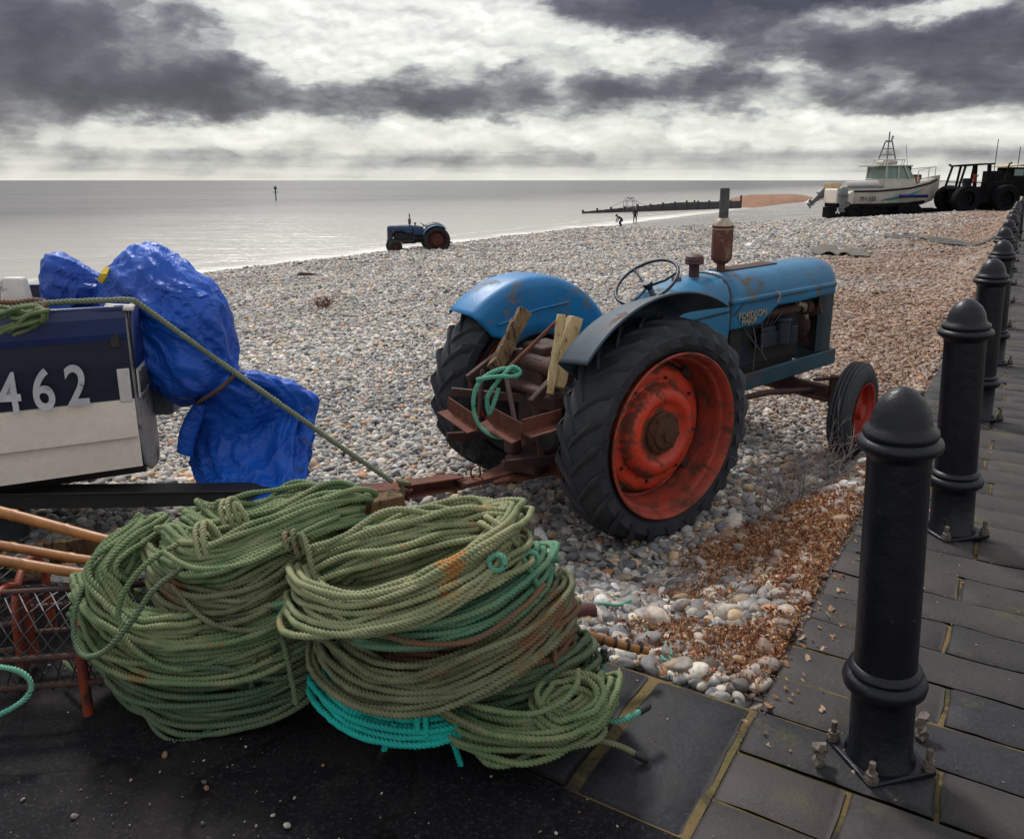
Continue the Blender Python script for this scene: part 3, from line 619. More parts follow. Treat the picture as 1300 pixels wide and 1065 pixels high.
# ------------------------------------------------------------------ writing
def text_mesh(name, body, mat, parent, M4, size=.2, ext=.002, off=.0, space=1.0, align='LEFT', sx=1.0):
    cu = bpy.data.curves.new(name, 'FONT'); cu.body = body; cu.size = size; cu.extrude = ext; cu.offset = off; cu.space_character = space; cu.align_x = align
    to = bpy.data.objects.new('tmp', cu); S.collection.objects.link(to)
    dg = bpy.context.evaluated_depsgraph_get(); me = bpy.data.meshes.new_from_object(to.evaluated_get(dg)); me.name = name
    bpy.data.objects.remove(to); bpy.data.curves.remove(cu)
    me.transform(M4 @ Matrix.Diagonal((sx, 1, 1, 1))); me.materials.clear(); me.materials.append(mat)
    o = bpy.data.objects.new(name, me); S.collection.objects.link(o)
    if parent: o.parent = parent
    return o

# ------------------------------------------------------------------ the tractor
TR_M = Matrix.Translation((.4597, 5.1824, -.3996)) @ Matrix.Rotation(.6269, 4, 'Z') @ Matrix.Rotation(-.0358, 4, 'Y') @ Matrix.Rotation(.0219, 4, 'X')
TR_I = TR_M.inverted()
def lug_tyre(R=.69, w=.30, rin=.485, n=23, side=1):
    b = MB(); h = w / 2; c = R - .032
    prof = [(rin - .012, -h + .055), (rin + .015, -h + .022), (rin + .055, -h + .002), (rin + .105, -h - .006), (c - .055, -h + .012), (c - .022, -h + .034), (c - .008, -h * .5), (c, 0),
            (c - .008, h * .5), (c - .022, h - .034), (c - .055, h - .012), (rin + .105, h + .006), (rin + .055, h - .002), (rin + .015, h - .022), (rin - .012, h - .055)]
    b.lathe(prof, axis='Y', seg=96)
    for sgn in (-1, 1):
        for i in range(n):
            a0 = 2 * math.pi * (i + (.5 if sgn > 0 else 0)) / n; secs = []
            jit = random.uniform(-.01, .01)
            for q in range(8):
                f = q / 7; y = sgn * (-.012 + (h + .020) * min(1, f * 1.12)); a = a0 + (.33 * f + jit) * 1.0
                rb = c - .006 - (0 if f < .72 else (f - .72) * .36)
                top = rb + .026 * (1 - .45 * f) * (1 if f > .05 else .5)
                wd = (.021 + .010 * f)
                sec = []
                for (da, rr) in ((-1.5, rb - .012), (-.85, top - .006), (-.4, top), (.4, top), (.85, top - .006), (1.5, rb - .012)):
                    an = a + da * wd / c * 1.0; yy = y + (0 if f < .9 else sgn * .004)
                    sec.append((rr * math.sin(an), yy + sgn * da * .006, rr * math.cos(an)))
                secs.append(sec)
            b.loft(secs, caps=True)
    return b
def rim_big(o=1):
    """outer rim and barrel; o = outward direction along y"""
    y0 = .148; prof = [(.492, y0 - .004), (.497, y0 + .008), (.488, y0 + .014), (.476, y0 + .004), (.466, y0 - .022), (.462, y0 - .050), (.448, y0 - .060), (.440, y0 - .085), (.443, y0 - .095), (.432, y0 - .15), (.428, y0 - .215), (.430, y0 - .26)]
    return MB().lathe([(r, o * h) for r, h in prof], axis='Y', seg=96, flip=(o > 0))
def rim_disc(o=1):
    y0 = .148; prof = [(.424, y0 - .232), (.398, y0 - .228), (.388, y0 - .205), (.376, y0 - .180), (.352, y0 - .165), (.320, y0 - .160), (.300, y0 - .166), (.288, y0 - .160), (.278, y0 - .130), (.262, y0 - .106), (.240, y0 - .092), (.208, y0 - .086), (.190, y0 - .092), (.172, y0 - .112), (.150, y0 - .120), (.118, y0 - .120)]
    return MB().lathe([(r, o * h) for r, h in prof], axis='Y', seg=96, flip=(o > 0))
def bolts(n, r, y, o, rad=.014, ln=.02):
    b = MB()
    for i in range(n):
        a = 2 * math.pi * i / n + .2; c = Vector((r * math.sin(a), o * y, r * math.cos(a)))
        b.tube([c, c + Vector((0, o * ln, 0))], rad, 6)
    return b
def build_tractor(T=.68, R=.69):
    root = empty('tractor')
    L = lambda b, m, name='part', **k: b.build(name, m, root, **k)
    # rear wheels
    for sd in (-1, 1):
        c = Vector((0, sd * T, R))
        wh = rim_big(sd).xf(Matrix.Translation(c)).build('rear_wheel', M['barrel'], root, angle=35)
        rim_disc(sd).xf(Matrix.Translation(c)).build('disc', M['disc'], wh, angle=35)
        lug_tyre().xf(Matrix.Translation(c) @ Matrix.Rotation(.13 * sd, 4, 'Y')).build('tyre', M['tyre'], wh, angle=50)
        MB().lathe([(.0, -sd * .03), (.20, -sd * .03), (.22, -sd * .02), (.41, -sd * .075)], axis='Y', seg=48).xf(Matrix.Translation(c)).build('brake_drum', M['black'], wh, angle=35)
        hb = MB().lathe([(.126, .03), (.128, .052), (.120, .062), (.100, .066), (.092, .082), (.076, .090), (.044, .092), (.040, .104), (.0, .106)], axis='Y', seg=32)
        if sd < 0: hb.v = [Vector((v.x, -v.y, v.z)) for v in hb.v]
        hb2 = bolts(8, .108, .055, sd, .012, .018); hb.add(hb2.v, hb2.f)
        hb.xf(Matrix.Translation(c)).build('hub', M['hub'], wh, angle=35)
        MB().lathe([(r, sd * h) for r, h in [(.426, -.066), (.445, -.128), (.47, -.144), (.495, -.152)]], axis='Y', seg=96, flip=(sd < 0)).xf(Matrix.Translation(c)).build('inner_rim', M['black'], wh)
        for i in range(8):
            a = 2 * math.pi * i / 8 + .2; q = c + Vector((.325 * math.sin(a), sd * -.014, .315 * math.cos(a)))
            MB().tube([q, q + Vector((0, sd * .014, 0))], .010, 6).build('rim_bolt', M['black'], wh)
        for i in range(4):
            a = math.pi / 2 * i + .75; MB().box(c + Vector((.405 * math.sin(a), sd * -.045, .405 * math.cos(a))), (.075, .035, .05), Matrix.Rotation(a, 3, 'Y')).build('rim_bracket', M['darkrust'], wh, bevel=.006)
    # rear fenders : clam-shell guards
    def fender(sd, R0, cx, cz, a0, a1, mat):
        b = MB(); inner = .505; outer = .835
        if sd < 0: prof_ = [(R0 + .090, outer + .012), (R0 + .098, outer + .004), (R0 + .088, outer - .04), (R0 + .060, outer - .14), (R0 + .022, inner + .07), (R0 + .002, inner + .028), (R0 - .022, inner + .007), (R0 - .06, inner), (R0 - .16, inner), (R0 - .30, inner), (R0 - .38, inner)]
        prof = [(R0 - .035, outer + .004), (R0 - .012, outer), (R0 + .008, outer - .03), (R0 + .014, outer - .12), (R0 + .012, inner + .07), (R0 + .002, inner + .028), (R0 - .022, inner + .007), (R0 - .06, inner), (R0 - .16, inner), (R0 - .30, inner), (R0 - .38, inner)]
        if sd < 0: prof = prof_
        n = 40; secs = []
        for i in range(n + 1):
            a = a0 + (a1 - a0) * i / n; sec = []
            for j, (r, y) in enumerate(prof):
                e = min(i, n - i) / n; rr = r
                if j >= 8: rr = r + (.22 if e < .12 else 0) * (1 - e / .12) * (j - 7) / 3 * .8
                sec.append((cx + rr * math.sin(a), sd * y, cz + rr * math.cos(a)))
            secs.append(sec)
        if sd < 0: secs = secs[::-1]
        b.loft(secs); return b.build('mudguard', mat, root, solid=.004, angle=50)
    fl = fender(1, .752, .03, R, R_(-43), R_(66), M['fblue']); fl['label'] = 'bright blue mudguard'
    st = MB().tube([(-.30, .498, 1.17), (.02, .494, 1.235), (.30, .498, 1.25)], .008, 6); st.build('stay', M['fblue'], fl)
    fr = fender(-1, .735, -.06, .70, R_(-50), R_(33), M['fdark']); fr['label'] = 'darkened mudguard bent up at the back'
    # bonnet
    zt = lambda x: 1.428 - .030 * max(0, (1.2 - x)) ** 1 - .012 * max(0, x - 2.2)
    def zb(x):
        if x < 1.50: return 1.045
        if x < 1.68: return 1.045 + (x - 1.50) / .18 * .115
        return 1.16 + .005 * math.sin(x * 9)
    def sec(x, hw=1.0, dz=0.0, bot=None):
        t = zt(x) - dz; z0 = bot if bot is not None else zb(x); W = .232 * hw
        P = [(.0, t), (.07 * hw, t - .003), (.125 * hw, t - .016), (.170 * hw, t - .045), (.202 * hw, t - .088), (.216 * hw, t - .135), (W * .95, 1.262), (W, 1.252), (W * 1.012, 1.240), (W, 1.228), (W * .96, 1.218), (W * .965, (1.218 + z0) / 2), (W * .96, z0 + .012), (W * .94, z0)]
        return [(x, -y, z) for y, z in reversed(P)] + [(x, y, z) for y, z in P[1:]]
    xs = [1.165, 1.25, 1.35, 1.45, 1.50, 1.54, 1.60, 1.65, 1.70, 1.8, 1.95, 2.1, 2.25, 2.33]
    b = MB(); b.loft([sec(x) for x in xs] + [sec(2.38, .985, .006), sec(2.41, .94, .020), sec(2.43, .86, .045), sec(2.44, .74, .08)]); hood = L(b, M['blue'], 'bonnet', solid=.005, angle=30)
    b = MB(); b.loft([sec(1.135, 1.0, 0, 1.05), sec(1.15, 1.01, -.004, 1.05), sec(1.165, 1.0, 0, 1.05)]); b.build('rubber_seal', M['black'], hood, solid=.008)
    sl = MB().box((1.55, 0, 1.432), (.62, .13, .010)); sl.build('top_panel', M['darkrust'], hood, bevel=.004)
    # fuel tank cowl behind the bonnet
    def tsec(x, hw, zt_, z0):
        P = [(0, zt_), (.08 * hw, zt_ - .004), (.15 * hw, zt_ - .022), (.20 * hw, zt_ - .065), (.225 * hw, zt_ - .13), (.235 * hw, 1.17), (.236 * hw, 1.06), (.225 * hw, z0)]
        return [(x, -y, z) for y, z in reversed(P)] + [(x, y, z) for y, z in P[1:]]
    b = MB().loft([tsec(.60, .80, 1.30, .98), tsec(.63, .92, 1.345, .95), tsec(.70, .99, 1.372, .93), tsec(.85, 1.0, 1.395, .93), tsec(1.0, 1.0, 1.413, .94), tsec(1.14, 1.0, 1.424, .96)], caps=True)
    tank = L(b, M['blue'], 'fuel_tank', angle=30)
    MB().lathe([(.0, .022), (.028, .02), (.034, .010), (.034, -.02)], (.88, .03, 1.402), seg=20).build('filler_cap', M['steel'], tank)
    MB().beam((.66, -.238, 1.165), (1.13, -.240, 1.185), .004, .012).build('side_trim', M['engblue'], tank)
    # nose column with grille slats
    b = MB(); cs = []
    for z in (.70, .74, .9, 1.1, 1.22, 1.27):
        W = .215; pr = [(2.20, -W), (2.30, -W), (2.38, -W * .99), (2.425, -W * .90), (2.445, -W * .66), (2.452, 0), (2.445, W * .66), (2.425, W * .90), (2.38, W * .99), (2.30, W), (2.20, W)]
        cs.append([(x, y, z) for x, y in pr])
    b.loft(cs); nose = L(b, surf('cowl_dark_blue', (.012, .035, .06), (.012, .02, .03), 3, .5, spots=(.05, .03, .02), sscale=5, sth=.58), 'radiator_cowl', solid=.006, angle=30)
    b = MB()
    for i in range(13): b.beam((2.452, -.14, .80 + i * .036), (2.452, .14, .80 + i * .036), .012, .012)
    b.build('grille', M['red'], nose)
    MB().box((2.30, 0, .98), (.06, .36, .5)).build('radiator', M['black'], nose, bevel=.01)
    # side rails and front support
    for sd in (-1, 1):
        b = MB().beam((1.12, sd * .205, .618), (2.47, sd * .215, .655), .028, .125); L(b, M['railblue'], 'side_rail', bevel=.006)
    b = MB().box((2.40, 0, .66), (.16, .40, .12)); L(b, M['railblue'], 'front_support', bevel=.012)
    # engine
    b = MB(); b.box((1.72, 0, .88), (.82, .24, .36)); b.box((1.72, -.01, 1.13), (.78, .20, .14)); b.box((1.70, 0, .64), (.80, .20, .14)); b.box((1.30, 0, .82), (.14, .36, .44))
    eng = L(b, M['engine'], 'engine', bevel=.02)
    b = MB().tube([(1.40, -.135, 1.08), (2.05, -.135, 1.08)], .035, 12)
    for i in range(4): b.tube([(1.47 + i * .17, -.135, 1.07), (1.47 + i * .17, -.09, 1.02)], .022, 8)
    b.build('manifold', M['darkrust'], eng)
    b = MB().tube([(1.82, -.175, .85), (1.82, -.175, 1.02)], .062, 16).tube([(1.82, -.175, 1.02), (1.82, -.175, 1.045)], .070, 16).tube([(1.95, -.165, .83), (1.95, -.165, .97)], .048, 16); b.box((1.66, -.155, .90), (.20, .075, .11)); b.box((1.66, -.165, .975), (.15, .05, .04))
    b.build('injection_pump', M['engblue'], eng, bevel=.006)
    b = MB()
    for i in range(4): b.tube([(1.61 + i * .035, -.16, .99), (1.58 + i * .06, -.19, 1.07), (1.50 + i * .15, -.12, 1.12)], .005, 6)
    b.tube([(1.44, -.20, 1.05), (1.47, -.215, .92), (1.46, -.21, .66)], .006, 6); b.tube([(1.35, -.19, 1.03), (1.52, -.20, .86), (1.65, -.18, .74)], .007, 6)
    b.build('fuel_pipe', M['steel'], eng)
    b = MB().lathe([(.0, -.03), (.10, -.03), (.115, -.02), (.10, 0), (.115, .02), (.10, .03), (0, .03)], (2.16, -.06, .93), axis='X', seg=28).lathe([(.0, -.03), (.055, -.03), (.065, -.02), (.055, 0), (.065, .02), (0, .03)], (2.16, -.13, 1.08), axis='X', seg=24)
    b.build('pulley', M['darkrust'], eng)
    b = MB()
    for i in range(4):
        a = i * math.pi / 2 + .4; b.box((2.22, -.02 + .12 * math.sin(a), .98 + .12 * math.cos(a)), (.02, .07, .22), Matrix.Rotation(-a, 3, 'X'))
    b.build('fan', M['darkrust'], eng)
    MB().tube([(2.02, -.15, 1.12), (2.12, -.15, 1.10), (2.18, -.13, .98), (2.17, -.12, .86)], .022, 10).build('hose', M['badge'], eng)
    # gearbox, axle
    b = MB().loft([[(x, hw * math.cos(a), zc + hh * math.sin(a)) for a in [math.pi * 2 * i / 16 for i in range(16)]] for x, hw, hh, zc in ((-.32, .20, .22, .72), (-.28, .25, .26, .72), (.20, .25, .26, .72), (.25, .19, .20, .72), (.95, .17, .20, .74), (1.08, .23, .27, .76), (1.22, .23, .27, .76))], closed=True, caps=True)
    gb = L(b, M['engine'], 'gearbox', angle=40)
    for sd in (-1, 1): L(MB().lathe([(.17, .20 * sd), (.15, .26 * sd), (.095, .30 * sd), (.085, .44 * sd), (.11, .47 * sd), (.11, .53 * sd)], (0, 0, R), axis='Y', seg=24), M['engine'], 'rear_axle')
    # hydraulic and linkage lumps at the back
    b = MB().box((-.33, .0, .98), (.26, .34, .22)).box((-.36, 0, .66), (.12, .26, .30)).box((-.30, 0, 1.11), (.20, .22, .06)); b.lathe([(0, -.30), (.055, -.30), (.055, .30), (0, .30)], (-.42, 0, 1.04), axis='Y', seg=18)
    L(b, M['darkrust'], 'hydraulic_lift', bevel=.015)
    for sd in (-1, 1):
        b = MB(); b.beam((-.42, sd * .30, 1.04), (-.66, sd * .33, .90), .04, .05); b.beam((-.64, sd * .33, .90), (-.60, sd * .34, .58), .03, .03); b.beam((-.15, sd * .28, .45), (-.85, sd * .30, .56), .025, .06)
        L(b, M['darkrust'], 'linkage', bevel=.006)
    # footplates, steering
    for sd in (-1, 1): L(MB().box((.72, sd * .36, .62), (.50, .22, .012)), M['engblue'], 'footplate', bevel=.003)
    nrm = Vector((-.57, 0, .82)).normalized(); c = Vector((.56, 0, 1.425)); ux = Vector((0, 1, 0)); uy = nrm.cross(ux)
    ring = [c + (ux * math.cos(a) + uy * math.sin(a)) * .222 for a in [2 * math.pi * i / 48 for i in range(48)]]
    sw = L(MB().tube(ring, .0115, 10, closed=True), M['engblue'], 'steering_wheel')
    b = MB()
    for a in (R_(95), R_(215), R_(335)):
        d = ux * math.cos(a) + uy * math.sin(a); b.tube([c - nrm * .035 + d * .02, c - nrm * .03 + d * .12, c + d * .216], [.011, .009, .009], 8)
    b.lathe([(0, .0), (.03, -.004), (.034, -.03), (.02, -.06)], (0, 0, 0)); nn = len(b.v) - 4 * 48
    Mx = Matrix.Translation(c) @ nrm.to_track_quat('Z', 'Y').to_matrix().to_4x4(); b.v[nn:] = [Mx @ v for v in b.v[nn:]]
    b.build('spoke', M['engblue'], sw)
    MB().tube([c - nrm * .05, c - nrm * .30, c - nrm * .36], [.02, .02, .035], 12).build('column', M['grey'], sw)
    # exhaust
    ex = L(MB().lathe([(.0, 0), (.030, 0), (.030, .075), (.048, .085), (.070, .105), (.074, .13), (.074, .335), (.070, .355), (.045, .385), (.034, .395), (.034, .40)], (1.30, .0, 1.40), seg=28), M['exh'], 'exhaust_silencer')
    MB().lathe([(.033, .39), (.033, .60), (.029, .60), (.029, .40)], (1.30, .0, 1.40), seg=24).build('stack_pipe', M['steel'], ex)
    MB().lathe([(.0745, .32), (.0715, .356), (.046, .386), (.035, .398)], (1.30, .0, 1.4005), seg=28).build('silencer_top', M['badge'], ex)
    MB().lathe([(.076, 0), (.078, .006), (.076, .012)], (1.30, 0, 1.735), seg=28).build('seam', M['rust'], ex)
    pc = L(MB().lathe([(.036, 0), (.036, .085), (.040, .09), (.062, .095), (.068, .105), (.062, .118), (.066, .125), (.058, .150), (.030, .165), (0, .168)], (1.02, 0, 1.405), seg=24), M['mush'], 'air_precleaner')
    # front axle and wheels
    b = MB().beam((2.10, -.45, .47), (2.10, .45, .47), .07, .09).box((2.10, 0, .54), (.16, .14, .12)); b.tube([(2.10, 0, .50), (1.5, .06, .52), (1.05, .14, .55)], .03, 8); b.tube([(2.10, -.32, .46), (1.6, -.26, .52), (1.10, -.20, .52)], .024, 8)
    b.beam((2.02, -.48, .43), (2.02, .48, .43), .025, .03)
    ax = L(b, M['darkrust'], 'front_axle', bevel=.01)
    for sd in (-1, 1):
        b = MB().tube([(2.12, sd * .46, .60), (2.12, sd * .46, .36)], .035, 12); b.tube([(2.12, sd * .46, .37), (2.12, sd * .60, .37)], .03, 10); b.beam((2.12, sd * .46, .585), (1.95, sd * .40, .585), .04, .02)
        L(b, M['darkrust'], 'stub_axle', bevel=.004)
        Wm = Matrix.Translation((2.13, sd * .63, .365)) @ Matrix.Rotation(R_(13), 4, 'Z')
        r = .37; h = .078
        fr_ = MB().lathe([(.225, h * sd), (.228, (h + .008) * sd), (.215, (h + .004) * sd), (.205, .045 * sd), (.195, .03 * sd), (.185, .005 * sd), (.12, -.01 * sd), (.10, .03 * sd), (.06, .035 * sd), (.055, .075 * sd), (0, .08 * sd)], axis='Y', seg=48, flip=(sd > 0))
        fr_.lathe([(.195, .03 * sd), (.195, -.03 * sd), (.225, -h * sd)], axis='Y', seg=48)
        fw = fr_.xf(Wm).build('front_wheel', M['red'], root, angle=35)
        pr = [(.212, -h + .02), (.235, -h + .002), (.275, -h - .008), (.315, -h), (.345, -h + .018)]
        for q in (-.046, -.020, .006, .032): pr += [(r - .012 - abs(q) * .12, q - .004), (r - abs(q) * .12, q), (r - abs(q) * .12, q + .014), (r - .012 - abs(q) * .12, q + .017)]
        pr += [(.345, h - .018), (.315, h), (.275, h + .008), (.235, h - .002), (.212, h - .02)]
        MB().lathe(pr, axis='Y', seg=64).xf(Wm).build('tyre', M['tyre'], fw, angle=30)
    # drawbar frame at the back
    b = MB().beam((-.20, 0, .34), (-.95, .02, .36), .10, .03).beam((-.20, .20, .36), (-.74, .06, .34), .07, .025).beam((-.20, -.20, .36), (-.74, -.04, .34), .07, .025).box((-.30, 0, .42), (.16, .50, .16))
    L(b, M['rust'], 'drawbar', bevel=.006)
    return root
tractor = build_tractor()
tag(tractor, 'old blue tractor with red wheels parked on the shingle behind the rope heaps', 'tractor', 'old blue tractors on the beach')
TB = TR_M.to_3x3()
tractor2 = copy_tree(tractor)
tractor.matrix_world = TR_M
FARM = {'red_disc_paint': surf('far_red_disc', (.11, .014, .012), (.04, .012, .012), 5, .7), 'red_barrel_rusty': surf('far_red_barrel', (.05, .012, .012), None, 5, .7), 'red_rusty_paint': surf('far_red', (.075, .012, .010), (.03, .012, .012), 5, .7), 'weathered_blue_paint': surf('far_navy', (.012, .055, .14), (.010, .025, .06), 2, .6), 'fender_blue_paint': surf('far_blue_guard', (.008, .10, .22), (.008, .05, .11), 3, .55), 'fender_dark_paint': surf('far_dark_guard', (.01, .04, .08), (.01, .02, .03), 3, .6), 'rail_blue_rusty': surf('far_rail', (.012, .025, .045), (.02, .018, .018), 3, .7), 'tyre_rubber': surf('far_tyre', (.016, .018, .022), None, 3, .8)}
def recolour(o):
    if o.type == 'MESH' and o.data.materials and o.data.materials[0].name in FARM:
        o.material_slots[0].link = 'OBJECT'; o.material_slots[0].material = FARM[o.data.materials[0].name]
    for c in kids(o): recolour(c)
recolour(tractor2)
# badge only on the near tractor
hood = [c for c in kids(tractor) if c.name.startswith('bonnet')][0]
Mb = Matrix.Translation((1.235, -.2335, 1.112)) @ Matrix.Rotation(R_(90), 4, 'X')
text_mesh('badge', 'FORDSON', M['badge'], hood, Mb, .066, .003, .0012, 1.05, sx=.98)
text_mesh('badge', 'MAJOR', M['badge'], hood, Matrix.Translation((1.275, -.2335, 1.072)) @ Matrix.Rotation(R_(90), 4, 'X'), .052, .003, .001, 1.05)
mb_ = MB()
mb_.tube([(1.185, -.236, 1.15), (1.29, -.240, 1.225), (1.60, -.242, 1.232), (2.0, -.242, 1.234)], .005, 6); mb_.build('chrome_strip', M['engblue'], hood)
MB().tube([(1.62, -.245, 1.28), (1.66, -.256, 1.24), (1.645, -.250, 1.19)], .006, 6).build('latch', M['badge'], hood)
MB().tube([(1.50, -.232, 1.06), (1.515, -.236, .95), (1.52, -.235, .82)], .006, 6).build('rod', M['steel'], hood)
# angle irons and junk bolted on the back, placed in tractor space
def tl(px, py, Y): return TR_I @ at(px, py, Y=Y)
def angle_iron(name, a, b, w_=.07, parent=None, up=(0, 0, 1)):
    a = Vector(a); b = Vector(b); q = MB(); x = (b - a).normalized(); y = Vector(up).cross(x).normalized()
    q.beam(a, b, .008, w_); q.beam(a + y * w_ / 2 - Vector((0, 0, w_ / 2 - .004)), b + y * w_ / 2 - Vector((0, 0, w_ / 2 - .004)), w_, .008)
    return q.build(name, M['rust'], parent, bevel=.002)
angle_iron('angle_iron', tl(606, 538, 4.55), tl(568, 512, 4.75), .085, tractor)
angle_iron('angle_iron', tl(662, 548, 4.30), tl(618, 524, 4.45), .095, tractor)
angle_iron('angle_iron', tl(712, 528, 4.45), tl(662, 542, 4.30), .085, tractor)
MB().beam(tl(572, 497, 4.85), tl(690, 508, 4.75), .03, .05).beam(tl(612, 470, 4.75), tl(606, 545, 4.6), .02, .05).beam(tl(640, 470, 4.75), tl(655, 545, 4.45), .02, .05).build('hitch_frame', M['darkrust'], tractor, bevel=.004)
MB().box(tl(700, 505, 4.75), (.25, .22, .10), Matrix.Rotation(.3, 3, 'Z')).box(tl(676, 490, 4.8), (.18, .3, .05)).box(tl(672, 583, 4.8), (.26, .22, .10), Matrix.Rotation(.4, 3, 'Z')).box(tl(650, 560, 4.8), (.08, .10, .16)).build('rusty_bracket', M['darkrust'], tractor, bevel=.02)
MB().lathe([(0, -.03), (.11, -.03), (.13, -.01), (.13, .01), (.11, .03), (0, .03)], tl(694, 548, 4.75), axis='X', seg=28).build('belt_pulley', M['black'], tractor)
MB().tube([tl(605, 607, 4.72), tl(597, 603, 4.72), tl(597, 592, 4.72), tl(608, 591, 4.72), tl(609, 603, 4.72), tl(605, 607, 4.72)], .007, 8).build('shackle', M['rust'], tractor)

# second tractor, down by the water
p2 = Vector((-4.22, 43.0, float(beach_z(-4.22, 43.0)) - .22))
tractor2.matrix_world = Matrix.Translation(p2) @ Matrix.Rotation(R_(194), 4, 'Z') @ Matrix.Translation((-.2, 0, 0))
tag(tractor2, 'small distant blue tractor standing by the waterline facing left', 'tractor', 'old blue tractors on the beach')

# ------------------------------------------------------------------ bollards along the kerb
def bollard(detail=True):
    root = empty('bollard')
    r = .093
    shaft = MB().lathe([(0, .0), (.108, .0), (.108, .03), (r + .004, .04), (r + .003, .22), (r + .003, .235), (r + .012, .245), (r + .030, .262), (r + .034, .280), (r + .028, .298), (r + .012, .306), (r + .018, .316), (r + .014, .326), (r, .334), (r - .004, .9), (r - .004, .975), (r - .004, 1.0)], seg=56)
    shaft.build('shaft', M['bollard'], root, angle=50)
    capb = MB().lathe([(r - .003, .975), (r + .006, .990), (r + .022, 1.000), (r + .026, 1.012), (r + .022, 1.024), (r + .008, 1.032), (r + .012, 1.040), (r + .010, 1.052), (r - .004, 1.060), (r - .010, 1.075), (r - .016, 1.105), (r - .032, 1.135), (r - .056, 1.158), (r - .078, 1.168), (0, 1.171)], seg=56)
    for i, v in enumerate(capb.v):
        if v.z > 1.06:      # faceted crown
            a = math.atan2(v.y, v.x); k = 1 + .035 * (abs(math.cos(2 * a)) - .5) * min(1, (v.z - 1.06) / .04); v.x *= k; v.y *= k
    capb.build('cap', M['bollard'], root, angle=60)
    MB().box((0, 0, .011), (.222, .222, .022), Matrix.Rotation(.0, 3, 'Z')).build('base_plate', M['bollard'], root, bevel=.006)
    if detail:
        for i in range(4):
            a = math.pi / 2 * i + math.pi / 4; c = Vector((.160 * math.cos(a), .160 * math.sin(a), 0)); b = MB()
            c = Vector((.094 * (1 if math.cos(a) > 0 else -1), .094 * (1 if math.sin(a) > 0 else -1), 0))
            b.tube([c + Vector((0, 0, .02)), c + Vector((0, 0, .036))], .020, 6).tube([c + Vector((0, 0, .036)), c + Vector((0, 0, .050))], .017, 6).tube([c + Vector((0, 0, .05)), c + Vector((.002, 0, .085))], .009, 8)
            b.build('bolt', M['bolt'], root, smooth=False)
    for c in kids(root):
        if c.name.split('.')[0] in ('shaft', 'cap'):
            for v in c.data.vertices: v.co.x *= .92; v.co.y *= .92
    return root
BPOS = [(1.110, 2.135), (2.185, 3.79), (3.42, 5.80), (4.59, 7.66), (5.80, 9.72), (7.05, 11.75), (8.3, 13.8), (9.5, 15.8), (10.8, 17.9), (12.0, 19.9), (13.3, 22.0), (14.6, 24.0)]
b0 = bollard()
ords = ['nearest black iron bollard with bolts at its base', 'black bollard second from the camera, just behind the nearest one', 'third black bollard along the promenade edge', 'fourth black bollard along the promenade edge, partly hidden by the third', 'fifth black bollard up the promenade', 'sixth black bollard up the promenade', 'seventh black bollard up the promenade', 'eighth black bollard up the promenade', 'ninth black bollard up the promenade', 'tenth black bollard far up the promenade', 'eleventh black bollard, last but one in the row', 'farthest black bollard at the end of the row']
for i, (x, y) in enumerate(BPOS):
    o = b0 if i == 0 else copy_tree(b0)
    o.location = (x, y, 0); o.rotation_euler = (R_(random.uniform(-.5, .5)), R_(-3.6 if i < 2 else -2.5 + random.uniform(-.6, .6)), R_(10 + random.uniform(-3, 3)))
    if i: o.scale = (1.09, 1.09, 1)
    tag(o, ords[i], 'bollard', 'black bollards along the promenade edge')
# loose corroded nuts and washers lying by the first bollard
for i, (dx, dy) in enumerate(((-.19, -.02), (.17, .10))):
    b = MB(); base = Vector((1.110 + dx, 2.135 + dy, .0))
    for q in range(5): b.tube([base + Vector((random.uniform(-.02, .02), random.uniform(-.02, .02), .006 + q * .013)), base + Vector((random.uniform(-.02, .02), random.uniform(-.02, .02), .018 + q * .013))], random.uniform(.012, .02), 6)
    tag(b.build('corroded_fixing', M['bolt'], smooth=False), ['stack of corroded nuts left of the nearest bollard', 'stack of corroded nuts right of the nearest bollard'][i], 'old bolts', 'corroded fixings by the nearest bollard')

# ------------------------------------------------------------------ the boat at the left
BX = Vector((.932, .362, 0)); BY = Vector((-.362, .932, 0)); B0 = Vector((-1.875, 3.92, 0))
BM = Matrix(((BX.x, BY.x, 0, B0.x), (BX.y, BY.y, 0, B0.y), (0, 0, 1, 0), (0, 0, 0, 1)))
boat = empty('fishing_boat'); boat.matrix_world = BM
tag(boat, 'clinker fishing boat with navy sides, cream planks and large white numbers', 'boat')
PROF = [(.0, 1.10), (.004, 1.06), (.010, .86), (.022, .640)]
def side_loft(b, prof, th=.02, x1=-4.6, bulge=.16, n=18):
    secs = []
    for i in range(n + 1):
        x = x1 * i / n; k = math.sin(min(1, -x / 4.2) * math.pi) * bulge; sh = .05 * (-x / 4.6) ** 2
        secs.append([(x, y - k, z + sh) for y, z in prof])
    return b.loft(secs)
wid = 1.15
def both(name, prof, mat, **k):
    b = side_loft(MB(), prof); c = side_loft(MB(), [(wid - y, z) for y, z in prof], bulge=-.16)
    return b.build(name, mat, boat, smooth=False, **k), c.build(name, mat, boat, smooth=False, **k)
both('topside_plank', [(-.004, 1.085), (.000, 1.02), (.006, .84), (.020, .640)], M['navy'], solid=.022)
both('sheer_strake', [(-.010, 1.100), (-.016, 1.06), (-.012, .985), (-.006, .955)], M['bluetop'], solid=.02)
both('hull_plank', [(.004, .650), (.010, .56), (.018, .455)], M['cream'], solid=.022)
both('hull_plank', [(.044, .470), (.050, .37), (.058, .285)], M['cream'], solid=.022)
both('bottom_plank', [(.085, .300), (.22, .205), (.42, .17), (.575, .16)], M['hulldark'], solid=.022)
